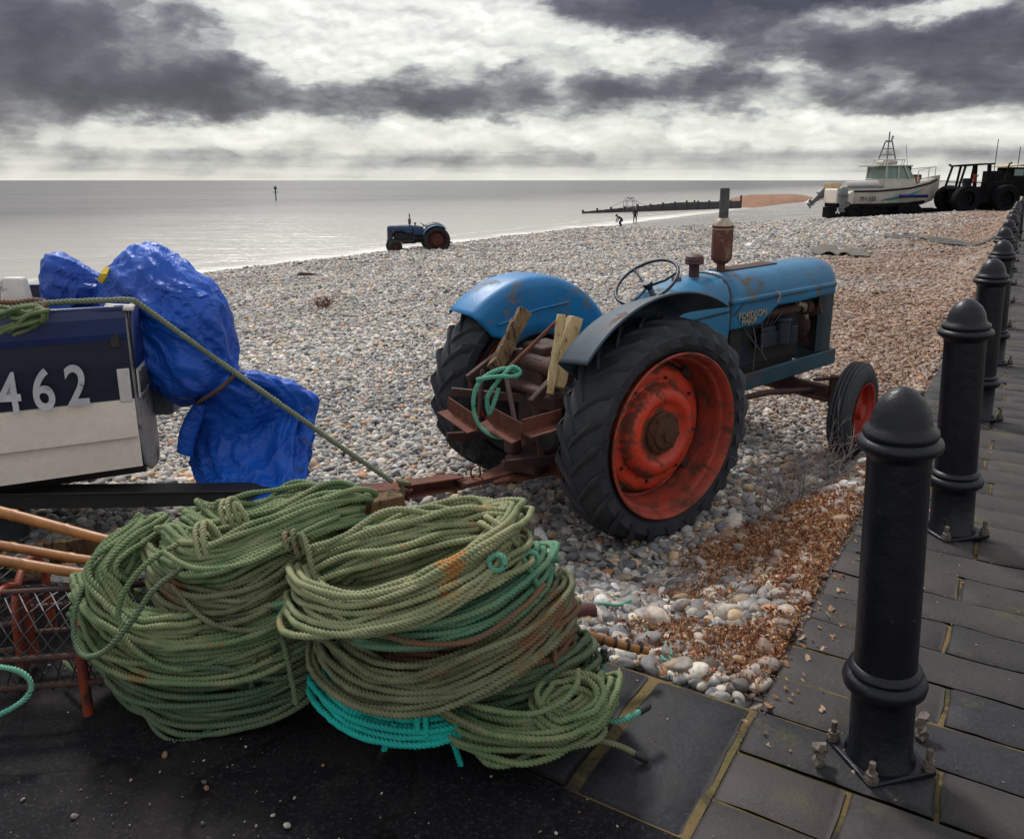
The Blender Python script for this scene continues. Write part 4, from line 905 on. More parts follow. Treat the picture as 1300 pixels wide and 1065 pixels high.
b = MB(); TP = [(.0, 1.10), (.006, .86), (.022, .640), (.04, .457), (.08, .285), (.22, .205), (.42, .17)]
full = TP + [(wid - y, z) for y, z in reversed(TP[:-1])]
b.loft([[(.05 * math.sin(math.pi * y / wid), y, z) for y in np.linspace(yl, wid - yl, 15)] for yl, z in TP])
tr = b.build('transom', M['transom'], boat, solid=.012)
b = MB(); q = [(.0, 1.10), (.006, .86), (.014, .76)]
b.loft([[(.022 + .05 * math.sin(math.pi * y / wid), y, z) for y in np.linspace(0.0, wid, 15)] for z in (1.09, .9, .80)]); b.build('transom_band', M['bluetop'], tr, solid=.006)
b = MB(); b.box((-.035, -.010, .725), (.055, .018, .165)); b.build('corner_patch', M['white'], boat, bevel=.003)
b = MB(); b.box((-.02, .02, 1.105), (.13, .10, .018), Matrix.Rotation(.1, 3, 'Y')); b.build('corner_cap', M['white'], boat, bevel=.004)
b = MB(); b.box((-.055, -.012, 1.0), (.045, .03, .17)); b.build('knee', M['black'], boat, bevel=.005)
b = MB(); b.beam((.0, -.005, 1.105), (-1.0, -.055, 1.106), .05, .022).beam((-1.0, -.055, 1.106), (-2.2, -.13, 1.112), .05, .022); b.build('gunwale', M['bluetop'], boat, bevel=.005)
# interior floor so that it is not hollow from above
b = MB(); b.loft([[(x, y, .55) for y in (.03, wid - .03)] for x in (-.05, -4.4)]); b.build('deck', M['hulldark'], boat, solid=.02)
MB().box((-.9, wid / 2, .9), (.25, wid - .02, .03)).build('thwart', M['cream'], boat, bevel=.004)
# number and name
def on_side(xl, z, tilt=0):     # text plane on the navy side facing the camera
    return Matrix.Translation((xl, -.026, z)) @ Matrix.Rotation(R_(89), 4, 'X')
for ch, kx, yo, z_, w_ in (('4', -.560, -.091, .652, .70), ('6', -.425, -.077, .656, .72), ('2', -.287, -.063, .660, .74)):
    text_mesh('number', ch, M['letters'], boat, Matrix.Translation((kx, yo, z_)) @ Matrix.Rotation(R_(-5.8), 4, 'Z') @ Matrix.Rotation(R_(91), 4, 'X'), .278, .002, .0044, 1.0, sx=w_)
pl = MB().box((.046, .20, .725), (.006, .36, .15), Matrix.Rotation(R_(-7), 3, 'Z')).build('name_plate', M['white'], tr)
text_mesh('name', 'LEAH', M['fblack'], tr, Matrix.Translation((.036, .04, .672)) @ Matrix.Rotation(R_(83), 4, 'Z') @ Matrix.Rotation(R_(90), 4, 'X'), .150, .004, .003, 1.0, sx=.75)
# white samson post / bracket on the boat
pw = at(16, 352, Y=3.95); 
b = MB(); wpost = [(-.055, -.03), (.055, -.03), (.055, .03), (-.055, .03)]
b.loft([[(pw.x + x * k, pw.y + y * k, z) for x, y in wpost] for z, k in ((1.0, 1.25), (1.10, 1.2), (pw.z - .015, .95), (pw.z, .80))], closed=True, caps=True)
tag(b.build('mooring_post', M['white'], bevel=.008, seg=3), 'short grubby white post standing up at the boat rail', 'post')
# grey block between transom and tarp: lower engine leg seen under the tarp
eng_ = empty('outboard_motor', at(205, 500, Y=4.5)); tag(eng_, 'grey outboard motor leg showing under the blue tarpaulin behind the transom', 'outboard motor')
b = MB().box((0, 0, 0), (.16, .16, .22)).box((.0, 0, .2), (.2, .2, .3)); b.build('leg', M['grey'], eng_, bevel=.03, seg=3)
MB().box((-.10, 0, .04), (.10, .26, .12)).build('clamp_bracket', M['steel'], eng_, bevel=.012)

# ------------------------------------------------------------------ tarpaulin
def tarp_body(name, rows, seedv=0.0, amp=.03, open_end=False, sq=1.0, folds=8):
    """rows = (left px, left py, right px, right py, Y, half depth in m); rounded-rectangle sections when sq < 1"""
    n = 150; A_ = np.array([[*at(r[0], r[1], Y=r[4]), *at(r[2], r[3], Y=r[4]), r[5]] for r in rows]); Q = spline(A_, n); m = 120; V = []
    D = Vector((-.1, 1, -.2)).normalized()
    for i in range(n):
        L_ = Vector(Q[i][:3]); Rr = Vector(Q[i][3:6]); c = (L_ + Rr) / 2; A = (Rr - L_) / 2; w_ = A.length; An = A.normalized(); Bd = D * Q[i][6]; f = i / (n - 1)
        for j in range(m):
            a = 2 * math.pi * j / m; ca, sa = math.cos(a), math.sin(a); ca_ = math.copysign(abs(ca) ** sq, ca); sa_ = math.copysign(abs(sa) ** sq, sa)
            p = c + A * ca_ + Bd * sa_
            q = Vector((ca * w_ * 7, sa * 2.0, f * 1.6 + seedv)) + mnoise.noise_vector(p * 3) * .8
            pleat = 1 - abs(mnoise.noise(q)) * 3.0; q2 = Vector((ca * w_ * 15, sa * 3.0, f * 3.4 + seedv)) + mnoise.noise_vector(p * 5) * .9
            pl2 = 1 - abs(mnoise.noise(q2)) * 3.0
            big = mnoise.noise(p * 3.2 + Vector((seedv, 0, 0)))
            d = pleat * .55 + pl2 * .30 + big * .8 + math.sin(folds * a + 5 * f + seedv) * .12
            edge = min(1, min(w_, .12) / .12)
            p += (An * ca_ + D * sa_) * (d * amp * edge)
            V.append(p)
    b = MB(); b.v = V
    for i in range(n - 1):
        for j in range(m):
            j2 = (j + 1) % m; b.f.append((i * m + j, i * m + j2, (i + 1) * m + j2, (i + 1) * m + j))
    for e, i in ((0, 0), (1, n - 1)):
        if e == 1 and open_end: continue
        c = len(b.v); b.v.append((Vector(Q[i][:3]) + Vector(Q[i][3:6])) / 2)
        for j in range(m): b.f.append((i * m + (j + 1) % m, i * m + j, c) if e == 0 else (i * m + j, i * m + (j + 1) % m, c))
    return b.build(name, M['tarp'], None, angle=180)
tp = empty('tarpaulin_cover', at(250, 480, Y=4.4)); bpy.context.view_layer.update()
def reparent(o, root): o.parent = root; o.matrix_parent_inverse = Matrix.Translation(-Vector(root.location)); return o
tag(tp, 'crumpled bright blue tarpaulin tied over the outboard motor at the boat stern', 'tarpaulin')
reparent(tarp_body('hood', [(58, 402, 57, 333, 4.8, .06), (66, 404, 62, 326, 4.78, .14), (80, 405, 76, 323, 4.75, .18), (100, 405, 98, 333, 4.72, .18), (116, 402, 114, 343, 4.7, .15), (132, 398, 130, 352, 4.66, .10)], 1.0, .022, sq=.85), tp)
reparent(tarp_body('main_cover', [(126, 394, 128, 355, 4.68, .08), (134, 408, 140, 341, 4.64, .16), (146, 425, 162, 323, 4.6, .24), (156, 445, 186, 315, 4.55, .28), (168, 466, 212, 320, 4.5, .31), (184, 484, 246, 345, 4.45, .32), (204, 497, 278, 382, 4.42, .30), (226, 506, 295, 425, 4.38, .24), (243, 511, 300, 458, 4.33, .17), (256, 509, 297, 477, 4.3, .11), (259, 512, 299, 481, 4.3, .11)], 3.0, .042), tp)
reparent(tarp_body('skirt', [(256, 506, 297, 474, 4.33, .11), (258, 516, 308, 474, 4.36, .12), (256, 530, 352, 482, 4.42, .13), (252, 548, 396, 502, 4.46, .13), (249, 572, 398, 530, 4.48, .13), (255, 600, 391, 575, 4.38, .12), (262, 622, 386, 612, 4.22, .11), (267, 636, 384, 634, 4.12, .10)], 6.0, .048, open_end=True, sq=.72), tp)
reparent(tarp_body('flap', [(246, 512, 262, 515, 4.26, .03), (234, 530, 256, 534, 4.25, .03), (226, 552, 247, 560, 4.23, .03), (224, 574, 243, 580, 4.22, .025)], 9.0, .006, sq=.8), tp)
for q_, (ex_, ey_) in enumerate(((390, 520), (386, 560), (380, 596))):
    c_ = at(ex_, ey_, Y=4.29 if q_ < 2 else 4.22); reparent(MB().tube([c_ + Vector((.011 * math.cos(a), 0, .011 * math.sin(a))) for a in np.linspace(0, 2 * math.pi, 14, endpoint=False)], .0035, 6, closed=True).build('eyelet', M['steel'], None), tp)
st = [at(135, 340, Y=4.40), at(131, 349, Y=4.36), at(126, 358, Y=4.38)]
reparent(MB().beam(st[0], st[1], .035, .012, up=(0, 1, 0)).beam(st[1], st[2], .035, .012, up=(0, 1, 0)).build('strap', M['yellow'], None, bevel=.002), tp)
cord = [at(300, 474, Y=4.16), at(286, 487, Y=4.12), at(270, 499, Y=4.12), at(254, 509, Y=4.18), at(250, 512, Y=4.3), at(270, 500, Y=4.5), at(298, 478, Y=4.4)]
reparent(MB().tube([tuple(p) for p in spline(cord, 40, True)], .011, 8, closed=True).build('tie_cord', M['brown']), tp)

# ------------------------------------------------------------------ boat trailer, drawbar timber and channel
trl = empty('boat_trailer', (-1.2, 4.2, 0)); bpy.context.view_layer.update()
tag(trl, 'long dark low boat trailer beam with rusty channel drawbar reaching the tractor hitch', 'trailer')
hx = at(596, 613, Y=4.72); e1 = at(512, 623, Y=4.38); e0 = at(-120, 636, Y=3.72)
reparent(MB().beam(e0, at(400, 628, Y=4.18), .09, .075).beam(e0 + Vector((0, -.0, .048)), at(400, 628, Y=4.18) + Vector((0, 0, .048)), .13, .012).build('main_beam', M['black'], None, bevel=.004), trl)
reparent(MB().beam(at(398, 622, Y=4.2), at(520, 618, Y=4.38), .13, .014).beam(at(398, 632, Y=4.2), at(520, 627, Y=4.38), .012, .08).build('mid_beam', M['rust'], None, bevel=.003), trl)
c0 = at(510, 622, Y=4.36); c1 = at(582, 611, Y=4.66)
reparent(MB().beam(c0 + Vector((0, 0, .035)), c1 + Vector((0, 0, .035)), .10, .010).beam(c0 - Vector((0, 0, .035)), c1 - Vector((0, 0, .035)), .10, .010).beam(c0 + Vector((0, .045, 0)), c1 + Vector((0, .045, 0)), .010, .068).build('channel', M['rust'], None, bevel=.002), trl)
reparent(MB().beam(c1, at(640, 600, Y=4.92), .045, .028).beam(at(600, 612, Y=4.70), at(690, 588, Y=5.0), .05, .03).build('tow_eye_bar', M['rust'], None, bevel=.004), trl)
w0 = at(440, 650, Y=4.05); w1 = at(508, 636, Y=4.22)
reparent(MB().beam(at(345, 672, Y=3.86), w1, .10, .115, roll=R_(8)).build('cross_timber', M['wood'], None, bevel=.008), trl)
tw = []
for k_ in (0, 1):
    c = at(-40, 640, Y=3.9) + Vector(BY) * (.1 + 1.2 * k_) + Vector((0, 0, -.15))
    q = MB().lathe([(.0, -.06), (.10, -.06), (.12, -.08), (.20, -.085), (.235, -.06), (.24, 0), (.235, .06), (.20, .085), (.12, .08), (.10, .06), (0, .06)], axis='Y', seg=36)
    q.xf(Matrix.Translation(c) @ Matrix.Rotation(math.atan2(BX.y, BX.x), 4, 'Z')); reparent(q.build('trailer_wheel', M['tyre'], None), trl)

# ------------------------------------------------------------------ rope making
def rope_arrays(P_, r=.0125, lay=.050, seg=12, step=.0045, twist0=0.0, rv=.5):
    """three-strand laid rope swept along polyline P_ (k x 3)"""
    P_ = np.asarray(P_, float); dl = np.linalg.norm(np.diff(P_, axis=0), axis=1); cum = np.concatenate([[0], np.cumsum(dl)]); n = max(4, int(cum[-1] / step))
    s_ = np.linspace(0, cum[-1], n); C_ = np.stack([np.interp(s_, cum, P_[:, i]) for i in range(3)], -1)
    if n > 20:     # soften corners
        ker = np.hanning(9); ker /= ker.sum(); Cp_ = np.concatenate([np.repeat(C_[:1], 4, 0), C_, np.repeat(C_[-1:], 4, 0)]); C_ = np.stack([np.convolve(Cp_[:, i], ker, 'valid') for i in range(3)], -1)
    T = np.gradient(C_, axis=0); T /= np.linalg.norm(T, axis=1)[:, None] + 1e-12
    up = np.array([.13, .21, .97]); A = np.cross(T, up); nn = np.linalg.norm(A, axis=1); bad = nn < .2
    A = A / (nn[:, None] + 1e-9)
    if bad.any():      # keep the frame steady where the rope runs along 'up'
        for i in np.where(bad)[0]:
            a = A[i - 1] if i else np.array([1., 0, 0]); a = a - T[i] * a.dot(T[i]); A[i] = a / (np.linalg.norm(a) + 1e-9)
    B_ = np.cross(T, A); ph = np.arange(seg) * 2 * np.pi / seg
    tw_ = (2 * np.pi * s_ / lay + twist0)[:, None]
    # strands are the lobes; vertices turn with the lay so that the grooves stay crisp
    ang = ph[None, :] + tw_ ; rr = r * (.66 + .40 * np.abs(np.cos(1.5 * ph)) ** .8)[None, :]
    C_ = C_ + A * (np.interp(s_, np.arange(0, s_[-1] + .03, .02), RNG.normal(0, .0013, len(np.arange(0, s_[-1] + .03, .02)))))[:, None]
    rr = rr * (1 + np.interp(s_, np.arange(0, s_[-1] + .05, .035), RNG.normal(0, .06, len(np.arange(0, s_[-1] + .05, .035)))))[:, None]
    V = C_[:, None, :] + (A[:, None, :] * np.cos(ang)[..., None] + B_[:, None, :] * np.sin(ang)[..., None]) * rr[..., None]
    i0 = np.arange(n - 1)[:, None] * seg; k0 = np.arange(seg)[None, :]; k1 = (k0 + 1) % seg
    Fq = np.stack([i0 + k0, i0 + seg + k0, i0 + seg + k1, i0 + k1], -1).reshape(-1, 4)
    return V.reshape(-1, 3), Fq, np.full(n * seg, rv, np.float32)
def rope_obj(name, paths, mat, parent=None, r=.0125, lay=None, step=None, seg=12, rvs=None):
    Vs, Fs, As = [], [], []; o = 0
    for q, P_ in enumerate(paths):
        v, f, a = rope_arrays(P_, r, lay or r * 4.0, seg, step or r * .36, RNG.uniform(0, 6), rvs[q] if rvs else RNG.random()); Vs.append(v); Fs.append(f + o); As.append(a); o += len(v)
    ob = raw_mesh(name, np.concatenate(Vs), np.concatenate(Fs)[:, ::-1], mat)
    ob.data.attributes.new('rv', 'FLOAT', 'POINT').data.foreach_set('value', np.concatenate(As))
    if parent: reparent(ob, parent)
    return ob
def hank_path(ctrl, cells, r, vert=(0, 0, 1), wobble=.35, lean=0.0, taper=None, spread=None, seed=0, stray=2.8):
    """one rope wound many times round a closed loop. cells = packing positions (across, up) in rope diameters"""
    rg = np.random.default_rng(seed); N = 260; C_ = spline([tuple(c) for c in ctrl], N, True); T = np.roll(C_, -1, 0) - np.roll(C_, 1, 0); T /= np.linalg.norm(T, axis=1)[:, None]
    Vv = np.array(vert, float); Vv = Vv[None, :] - T * (T @ Vv)[:, None]; Vv /= np.linalg.norm(Vv, axis=1)[:, None]; Nn = np.cross(T, Vv)
    d = 2 * r * .96; K = len(cells); cen = C_.mean(0); out_ = []
    f = np.arange(N) / N; th = 2 * np.pi * f
    jump = int(rg.integers(0, N))
    for k in range(K):
        a0 = np.array(cells[k], float); a1 = np.array(cells[(k + 1) % K], float) if k < K - 1 else a0
        w_ = np.clip((f - .80) / .20, 0, 1); w_ = w_ * w_ * (3 - 2 * w_)
        off = a0[None, :] * (1 - w_)[:, None] + a1[None, :] * w_[:, None]
        p1, p2, p3, p4 = rg.uniform(0, 6.28, 4); am = 1.35 * wobble * (1.0 if rg.random() > .14 else stray)
        off[:, 0] += am * (np.sin(2 * th + p1) * .5 + np.sin(5 * th + p2) * .3); off[:, 1] += am * (np.sin(3 * th + p3) * .5 + np.sin(6 * th + p4) * .25)
        sp = 1.0
        if spread is not None: sp = np.interp(f, np.linspace(0, 1, len(spread) + 1), list(spread) + [spread[0]])
        P_ = C_ + Nn * (off[:, 0] * d)[:, None] + Vv * (off[:, 1] * d * sp)[:, None] + Nn * (lean * (off[:, 1] / max(1, np.abs(np.array(cells)[:, 1]).max())) ** 2)[:, None]
        out_.append(cen + (P_ - cen) * (1 + rg.uniform(-.05, .06)) + rg.normal(0, .0035, 3))
    return np.concatenate(out_)
def cells_rect(nw, nh):
    nw += 1; nh = int(round(nh * 1.22)); c = []
    for j in range(nh):
        row = [((i - (nw - 1) / 2) + (.5 if j % 2 else 0) - .25, (j - (nh - 1) / 2) * .88) for i in range(nw)]
        c += row if j % 2 == 0 else row[::-1]
    return c
def cells_round(n):
    c = []
    for j in range(-8, 9):
        for i in range(-8, 9): c.append((i + .5 * (j % 2), j * .88))
    c.sort(key=lambda q: q[0] ** 2 + q[1] ** 2); c = c[:n]; c.sort(key=lambda q: (round(q[1], 2), q[0] * (1 if int(round(q[1] / .88)) % 2 else -1))); return c
def wrap_tie(c, ax, rad, r=.011, turns=2.5, tail=.15, n=60, sq=1.0):
    """short binding round a hank: c centre, ax axis along the strands"""
    ax = Vector(ax).normalized(); u_ = ax.cross(Vector((0, 0, 1))).normalized(); v_ = u_.cross(ax); P_ = []
    for i in range(n):
        a = 2 * math.pi * turns * i / n; k = (i / n - .5) * turns * r * 2.2
        P_.append(Vector(c) + ax * k + u_ * math.cos(a) * rad * sq + v_ * math.sin(a) * rad)
    last = P_[-1]
    for i in range(8): P_.append(last + Vector((.012 * i, -.02 * i * (tail / .15), -.012 * i * i * .3)))
    return [list(p) for p in P_]
RR = .0100
def wp(*q): return [at(a, b, Y=c) for a, b, c in q]
HG = 'coiled hanks of pot rope heaped on the slipway'
def hank(name, label, mat, ctrl, cells, r=RR, ties=(), tmat=None, **kw):
    root = empty(name, sum(ctrl, Vector()) / len(ctrl)); tag(root, label, 'rope coil', HG)
    P_ = hank_path(ctrl, cells, r, **kw); co_ = rope_obj('coil', [P_], mat, root, r)
    nv = len(co_.data.vertices); cv_ = np.empty(nv * 3, np.float32); co_.data.vertices.foreach_get('co', cv_); cv_ = cv_.reshape(-1, 3); nf_ = 2600
    b_ = cv_[RNG.integers(0, nv, nf_)]; d_ = RNG.normal(0, 1, (nf_, 3)); d_ /= np.linalg.norm(d_, axis=1)[:, None]; l_ = RNG.uniform(.006, .018, nf_)[:, None]; w_ = np.cross(d_, [0.2, -.9, .3]); w_ /= np.linalg.norm(w_, axis=1)[:, None]; w_ *= .00045
    vf = np.stack([b_ - w_, b_ + w_, b_ + d_ * l_ + [0, 0, -.002]], 1).reshape(-1, 3); fz = raw_mesh('frayed_fibres', vf, np.arange(nf_ * 3).reshape(-1, 3), mat); reparent(fz, root); fz['kind'] = 'stuff'
    for t_ in ties: rope_obj('binding', [t_], tmat or mat, root, r * .9)
    return root
def hk(front, dY=.13, dpy=-16):
    """closed narrow loop: the front path and a back path lying just behind and above it"""
    return wp(*front) + wp(*[(a + 3, b_ + dpy, c + dY) for a, b_, c in front[-2:0:-1]])
TILT = (0, .72, .70)
# left heap ---------------------------------------------------------
hank('rope_coil', 'darkest green bottom coil of the left heap, lying on the slipway', M['r_dkgreen'],
     hk([(158, 838, 2.52), (190, 872, 2.40), (250, 896, 2.34), (330, 886, 2.34), (392, 850, 2.40), (425, 812, 2.52)], .22, -14), cells_rect(4, 5), seed=1, wobble=.4, lean=.03)
hank('rope_coil', 'dark green coil second from the bottom of the left heap with a hanging cord', M['r_dkgreen'],
     hk([(146, 800, 2.54), (176, 838, 2.40), (240, 862, 2.33), (325, 850, 2.33), (388, 815, 2.39), (420, 785, 2.52)], .22, -14), cells_rect(4, 5), seed=21, wobble=.45, lean=.03,
     ties=[[list(p) for p in spline([tuple(q) for q in wp((372, 790, 2.36), (350, 800, 2.30), (326, 812, 2.28), (322, 840, 2.27), (318, 868, 2.27), (319, 888, 2.28))], 60)], wrap_tie(at(345, 806, Y=2.33), (1, -.2, -.1), .05, turns=2.2, sq=.7)], tmat=M['r_dkgreen'])
hank('rope_coil', 'green middle coil of the left heap, sagging in many level turns', M['r_green'],
     hk([(122, 752, 2.56), (148, 795, 2.40), (210, 825, 2.32), (300, 822, 2.30), (370, 790, 2.36), (408, 755, 2.50)], .24, -16), cells_rect(4, 7), seed=2, wobble=.4, lean=.035)
hank('rope_coil', 'grass green coil bent in tight turns over the left shoulder of the left heap', M['r_green'],
     hk([(196, 672, 2.66), (158, 705, 2.52), (134, 742, 2.44), (150, 778, 2.38), (190, 800, 2.33), (240, 800, 2.30)], .20, -10), cells_rect(4, 5), seed=12, wobble=.5)
hank('rope_coil', 'olive brown coil across the middle front of the left heap', M['r_khaki'],
     hk([(205, 735, 2.48), (240, 765, 2.35), (300, 768, 2.31), (360, 735, 2.35), (412, 692, 2.46)], .22, -14), cells_rect(3, 6), seed=3, wobble=.45)
hank('rope_coil', 'green rounded bundle looping at the upper left of the left heap', M['r_olive'],
     hk([(188, 690, 2.60), (205, 722, 2.46), (240, 742, 2.40), (262, 722, 2.42), (258, 690, 2.50)], .14, -14), cells_round(14), seed=31, wobble=.5)
hank('rope_coil', 'light green slanting coil on top of the left heap bound with two ties', M['r_green'],
     hk([(222, 690, 2.52), (240, 714, 2.40), (290, 712, 2.36), (350, 686, 2.38), (410, 658, 2.46), (446, 644, 2.58)], .16, -20), cells_rect(4, 6), seed=4, wobble=.42, lean=.02, vert=TILT,
     ties=[wrap_tie(at(268, 696, Y=2.42), (1, .1, .35), .088, turns=1.3, sq=.8, tail=.02), wrap_tie(at(298, 655, Y=2.52), (1, .1, .35), .06, turns=2.2, sq=.8, tail=.05)], tmat=M['r_olive'])
hank('rope_coil', 'thick light green rear bundle forming the very top of the left heap', M['r_green'],
     hk([(246, 660, 2.66), (275, 676, 2.58), (330, 662, 2.58), (385, 648, 2.64), (432, 642, 2.72)], .14, -14), cells_rect(4, 4), seed=41, wobble=.5, vert=TILT,
     ties=[wrap_tie(at(376, 690, Y=2.34), (1, .2, .3), .04, turns=2.2, sq=.8)], tmat=M['r_khaki'])
hank('rope_coil', 'narrow mint green bundle running from the left heap up to the right heap', M['r_mint'],
     hk([(338, 772, 2.34), (380, 762, 2.30), (420, 722, 2.33), (462, 680, 2.44), (486, 662, 2.54)], .10, -8), cells_round(12), seed=5, wobble=.35)
# right heap --------------------------------------------------------
hank('rope_coil', 'bright turquoise coil at the bottom left of the right heap', M['r_turq'],
     hk([(412, 862, 2.30), (430, 890, 2.18), (470, 915, 2.11), (530, 924, 2.08), (585, 912, 2.12), (612, 890, 2.22)], .16, -12), cells_round(24), seed=6, wobble=.3,
     ties=[wrap_tie(at(540, 914, Y=2.09), (1, .0, .1), .066, turns=1.6, tail=.02, sq=.7)])
hank('rope_coil', 'green lower right coil whose turns sweep down to the slabs', M['r_green'],
     hk([(540, 872, 2.26), (580, 905, 2.13), (640, 930, 2.06), (700, 930, 2.06), (742, 905, 2.12), (758, 875, 2.24)], .22, -20), cells_rect(4, 5), seed=7, wobble=.42, lean=.02)
hank('rope_coil', 'small round green coil standing open at the right end of the right heap', M['r_green'],
     wp((690, 905, 2.06), (715, 920, 2.03), (748, 908, 2.05), (762, 884, 2.12), (742, 866, 2.18), (708, 868, 2.18), (688, 885, 2.12)), cells_round(9), seed=17, wobble=.3)
hank('rope_coil', 'shadowed dark green coil tucked in the lower middle of the right heap', M['r_dkgreen'],
     hk([(520, 862, 2.30), (580, 880, 2.20), (650, 876, 2.18), (705, 850, 2.24), (735, 828, 2.36)], .24, -16), cells_rect(4, 6), seed=27, wobble=.5)
hank('rope_coil', 'rust brown weathered bundle squeezed inside the right heap', M['r_brown'],
     hk([(455, 812, 2.34), (530, 838, 2.22), (620, 832, 2.20), (680, 812, 2.24), (712, 790, 2.34)], .26, -18), cells_rect(4, 7), seed=8, wobble=.5)
hank('rope_coil', 'olive khaki middle coil of the right heap with wide drooping turns', M['r_khaki'],
     hk([(426, 790, 2.34), (436, 830, 2.20), (480, 862, 2.12), (560, 864, 2.09), (640, 828, 2.13), (690, 775, 2.26), (700, 745, 2.40)], .20, -24), cells_rect(4, 6), seed=9, wobble=.42, lean=.03, vert=(0, .35, .93),
     ties=[wrap_tie(at(428, 800, Y=2.22), (.3, .2, 1), .06, turns=2.0, tail=.05, sq=.8)], tmat=M['r_mint'])
hank('rope_coil', 'mint green coil under the top coil of the right heap', M['r_mint'],
     hk([(420, 762, 2.34), (455, 792, 2.20), (530, 802, 2.14), (610, 782, 2.15), (665, 740, 2.26), (682, 715, 2.38)], .22, -20), cells_rect(4, 5), seed=10, wobble=.45)
hank('rope_coil', 'large pale olive front half of the top coil of the right heap, with orange stains', M['r_olive'],
     hk([(392, 742, 2.30), (405, 768, 2.17), (460, 778, 2.11), (530, 762, 2.10), (590, 728, 2.14), (630, 690, 2.24), (640, 668, 2.36)], .15, -26), cells_rect(4, 6), seed=11, wobble=.42, lean=.03, vert=(0, .5, .86),
     ties=[wrap_tie(at(634, 680, Y=2.27), (.5, .4, .5), .075, turns=1.6, sq=.8, tail=.04)])
hank('rope_coil', 'pale olive rear half of the top coil of the right heap, arching over its crown', M['r_olive'],
     hk([(400, 728, 2.36), (432, 712, 2.30), (490, 690, 2.28), (550, 676, 2.30), (605, 668, 2.34), (636, 672, 2.40)], .16, -10), cells_rect(4, 6), seed=51, wobble=.45, vert=TILT)
# loose ends and single strands
def strand(name, label, mat, pts, r=RR * .92, n=160, group='loose rope ends round the heaps'):
    P_ = spline([tuple(p) for p in pts], n); return tag(rope_obj(name, [P_], mat, None, r), label, 'rope', group)
def whip(pts_end, d, parent):       # black whipped rope end
    a = Vector(pts_end); d = Vector(d).normalized(); b = MB().tube([a - d * .004, a + d * .035, a + d * .045], [.0125, .0125, .008], 10); o = b.build('whipping', M['blacktape'], None); o.parent = parent; o.matrix_parent_inverse = Matrix.Identity(4); return o
strand('rope_strand', 'loose dark green loop hanging down off the left side of the left heap', M['r_dkgreen'], wp((235, 718, 2.34), (195, 748, 2.28), (165, 790, 2.24), (132, 826, 2.22), (105, 832, 2.26), (93, 805, 2.32), (98, 760, 2.40), (120, 725, 2.52)))
strand('rope_strand', 'dark rope drooping to the slipway under the left heap', M['r_dkgreen'], wp((180, 895, 2.36), (196, 925, 2.30), (222, 942, 2.26), (258, 932, 2.27), (290, 905, 2.32), (310, 890, 2.40)))
strand('rope_strand', 'thin rope lying flat behind the pot legs beside the left heap', M['r_dkgreen'], wp((78, 838, 2.62), (110, 862, 2.50), (150, 872, 2.46), (185, 885, 2.42)))
for lab, mt_, q_ in (
    ('green strand straying diagonally across the top of the left heap', 'r_green', ((205, 700, 2.36), (250, 722, 2.30), (320, 712, 2.28), (380, 678, 2.34), (430, 655, 2.44))),
    ('dark strand slanting down over the lower front of the left heap', 'r_dkgreen', ((150, 790, 2.34), (200, 842, 2.26), (280, 848, 2.24), (350, 862, 2.26), (400, 838, 2.32))),
    ('khaki strand sagging over the middle front of the left heap', 'r_khaki', ((215, 742, 2.32), (265, 790, 2.26), (330, 798, 2.25), (385, 762, 2.28), (402, 735, 2.34))),
    ('grass green strand dropping over the left shoulder of the left heap', 'r_green', ((225, 690, 2.40), (180, 720, 2.34), (150, 770, 2.30), (165, 820, 2.26), (225, 850, 2.24), (290, 832, 2.26))),
    ('olive strand lying slack over the front of the right heap top coil', 'r_olive', ((400, 750, 2.16), (450, 795, 2.06), (530, 792, 2.04), (600, 752, 2.07), (640, 700, 2.16))),
    ('brown strand crossing the mint coil of the right heap', 'r_brown', ((455, 790, 2.12), (520, 815, 2.06), (600, 812, 2.06), (665, 770, 2.12), (690, 742, 2.2))),
    ('long khaki strand running down from the khaki coil to the slabs', 'r_khaki', ((515, 868, 2.07), (545, 890, 2.04), (590, 918, 2.01), (640, 936, 2.0), (700, 940, 2.02), (748, 915, 2.06))),
    ('green strand twisted across the lower right coil', 'r_green', ((560, 880, 2.08), (620, 900, 2.03), (680, 905, 2.01), (725, 880, 2.05), (735, 850, 2.14)))):
    strand('rope_strand', lab, M[mt_], wp(*q_))
p_ = wp((762, 902, 2.22), (775, 915, 2.18), (795, 912, 2.18), (812, 902, 2.22)); o = strand('rope_strand', 'short green rope end with black tip on the edge slab, upper of two', M['r_teal'], p_); whip(p_[-1], p_[-1] - p_[-2], o)
p_ = wp((725, 932, 2.12), (755, 938, 2.12), (785, 946, 2.12), (806, 957, 2.12)); o = strand('rope_strand', 'brown rope end with black tip on the edge slab, lower of two', M['r_khaki'], p_); whip(p_[-1], p_[-1] - p_[-2], o)
p_ = wp((690, 700, 2.42), (706, 735, 2.36), (728, 788, 2.40), (748, 830, 2.44), (750, 868, 2.38), (742, 880, 2.32)); strand('rope_strand', 'frayed olive rope dangling down the right side of the right heap', M['r_olive'], p_)
p_ = wp((640, 690, 2.26), (668, 716, 2.22), (682, 752, 2.22), (678, 790, 2.24), (672, 800, 2.3)); strand('rope_strand', 'mint rope hanging in a bight at the upper right of the right heap', M['r_mint'], p_)
strand('rope_strand', 'brown frayed rope hanging by the khaki coil of the right heap', M['r_brown'], wp((684, 780, 2.22), (700, 815, 2.2), (708, 850, 2.2), (740, 866, 2.24)))
p_ = wp((500, 915, 2.06), (494, 935, 2.07), (487, 952, 2.09)); o = strand('rope_strand', 'turquoise rope end poking out below the turquoise coil', M['r_turq'], p_, n=40); whip(p_[-1], p_[-1] - p_[-2], o)
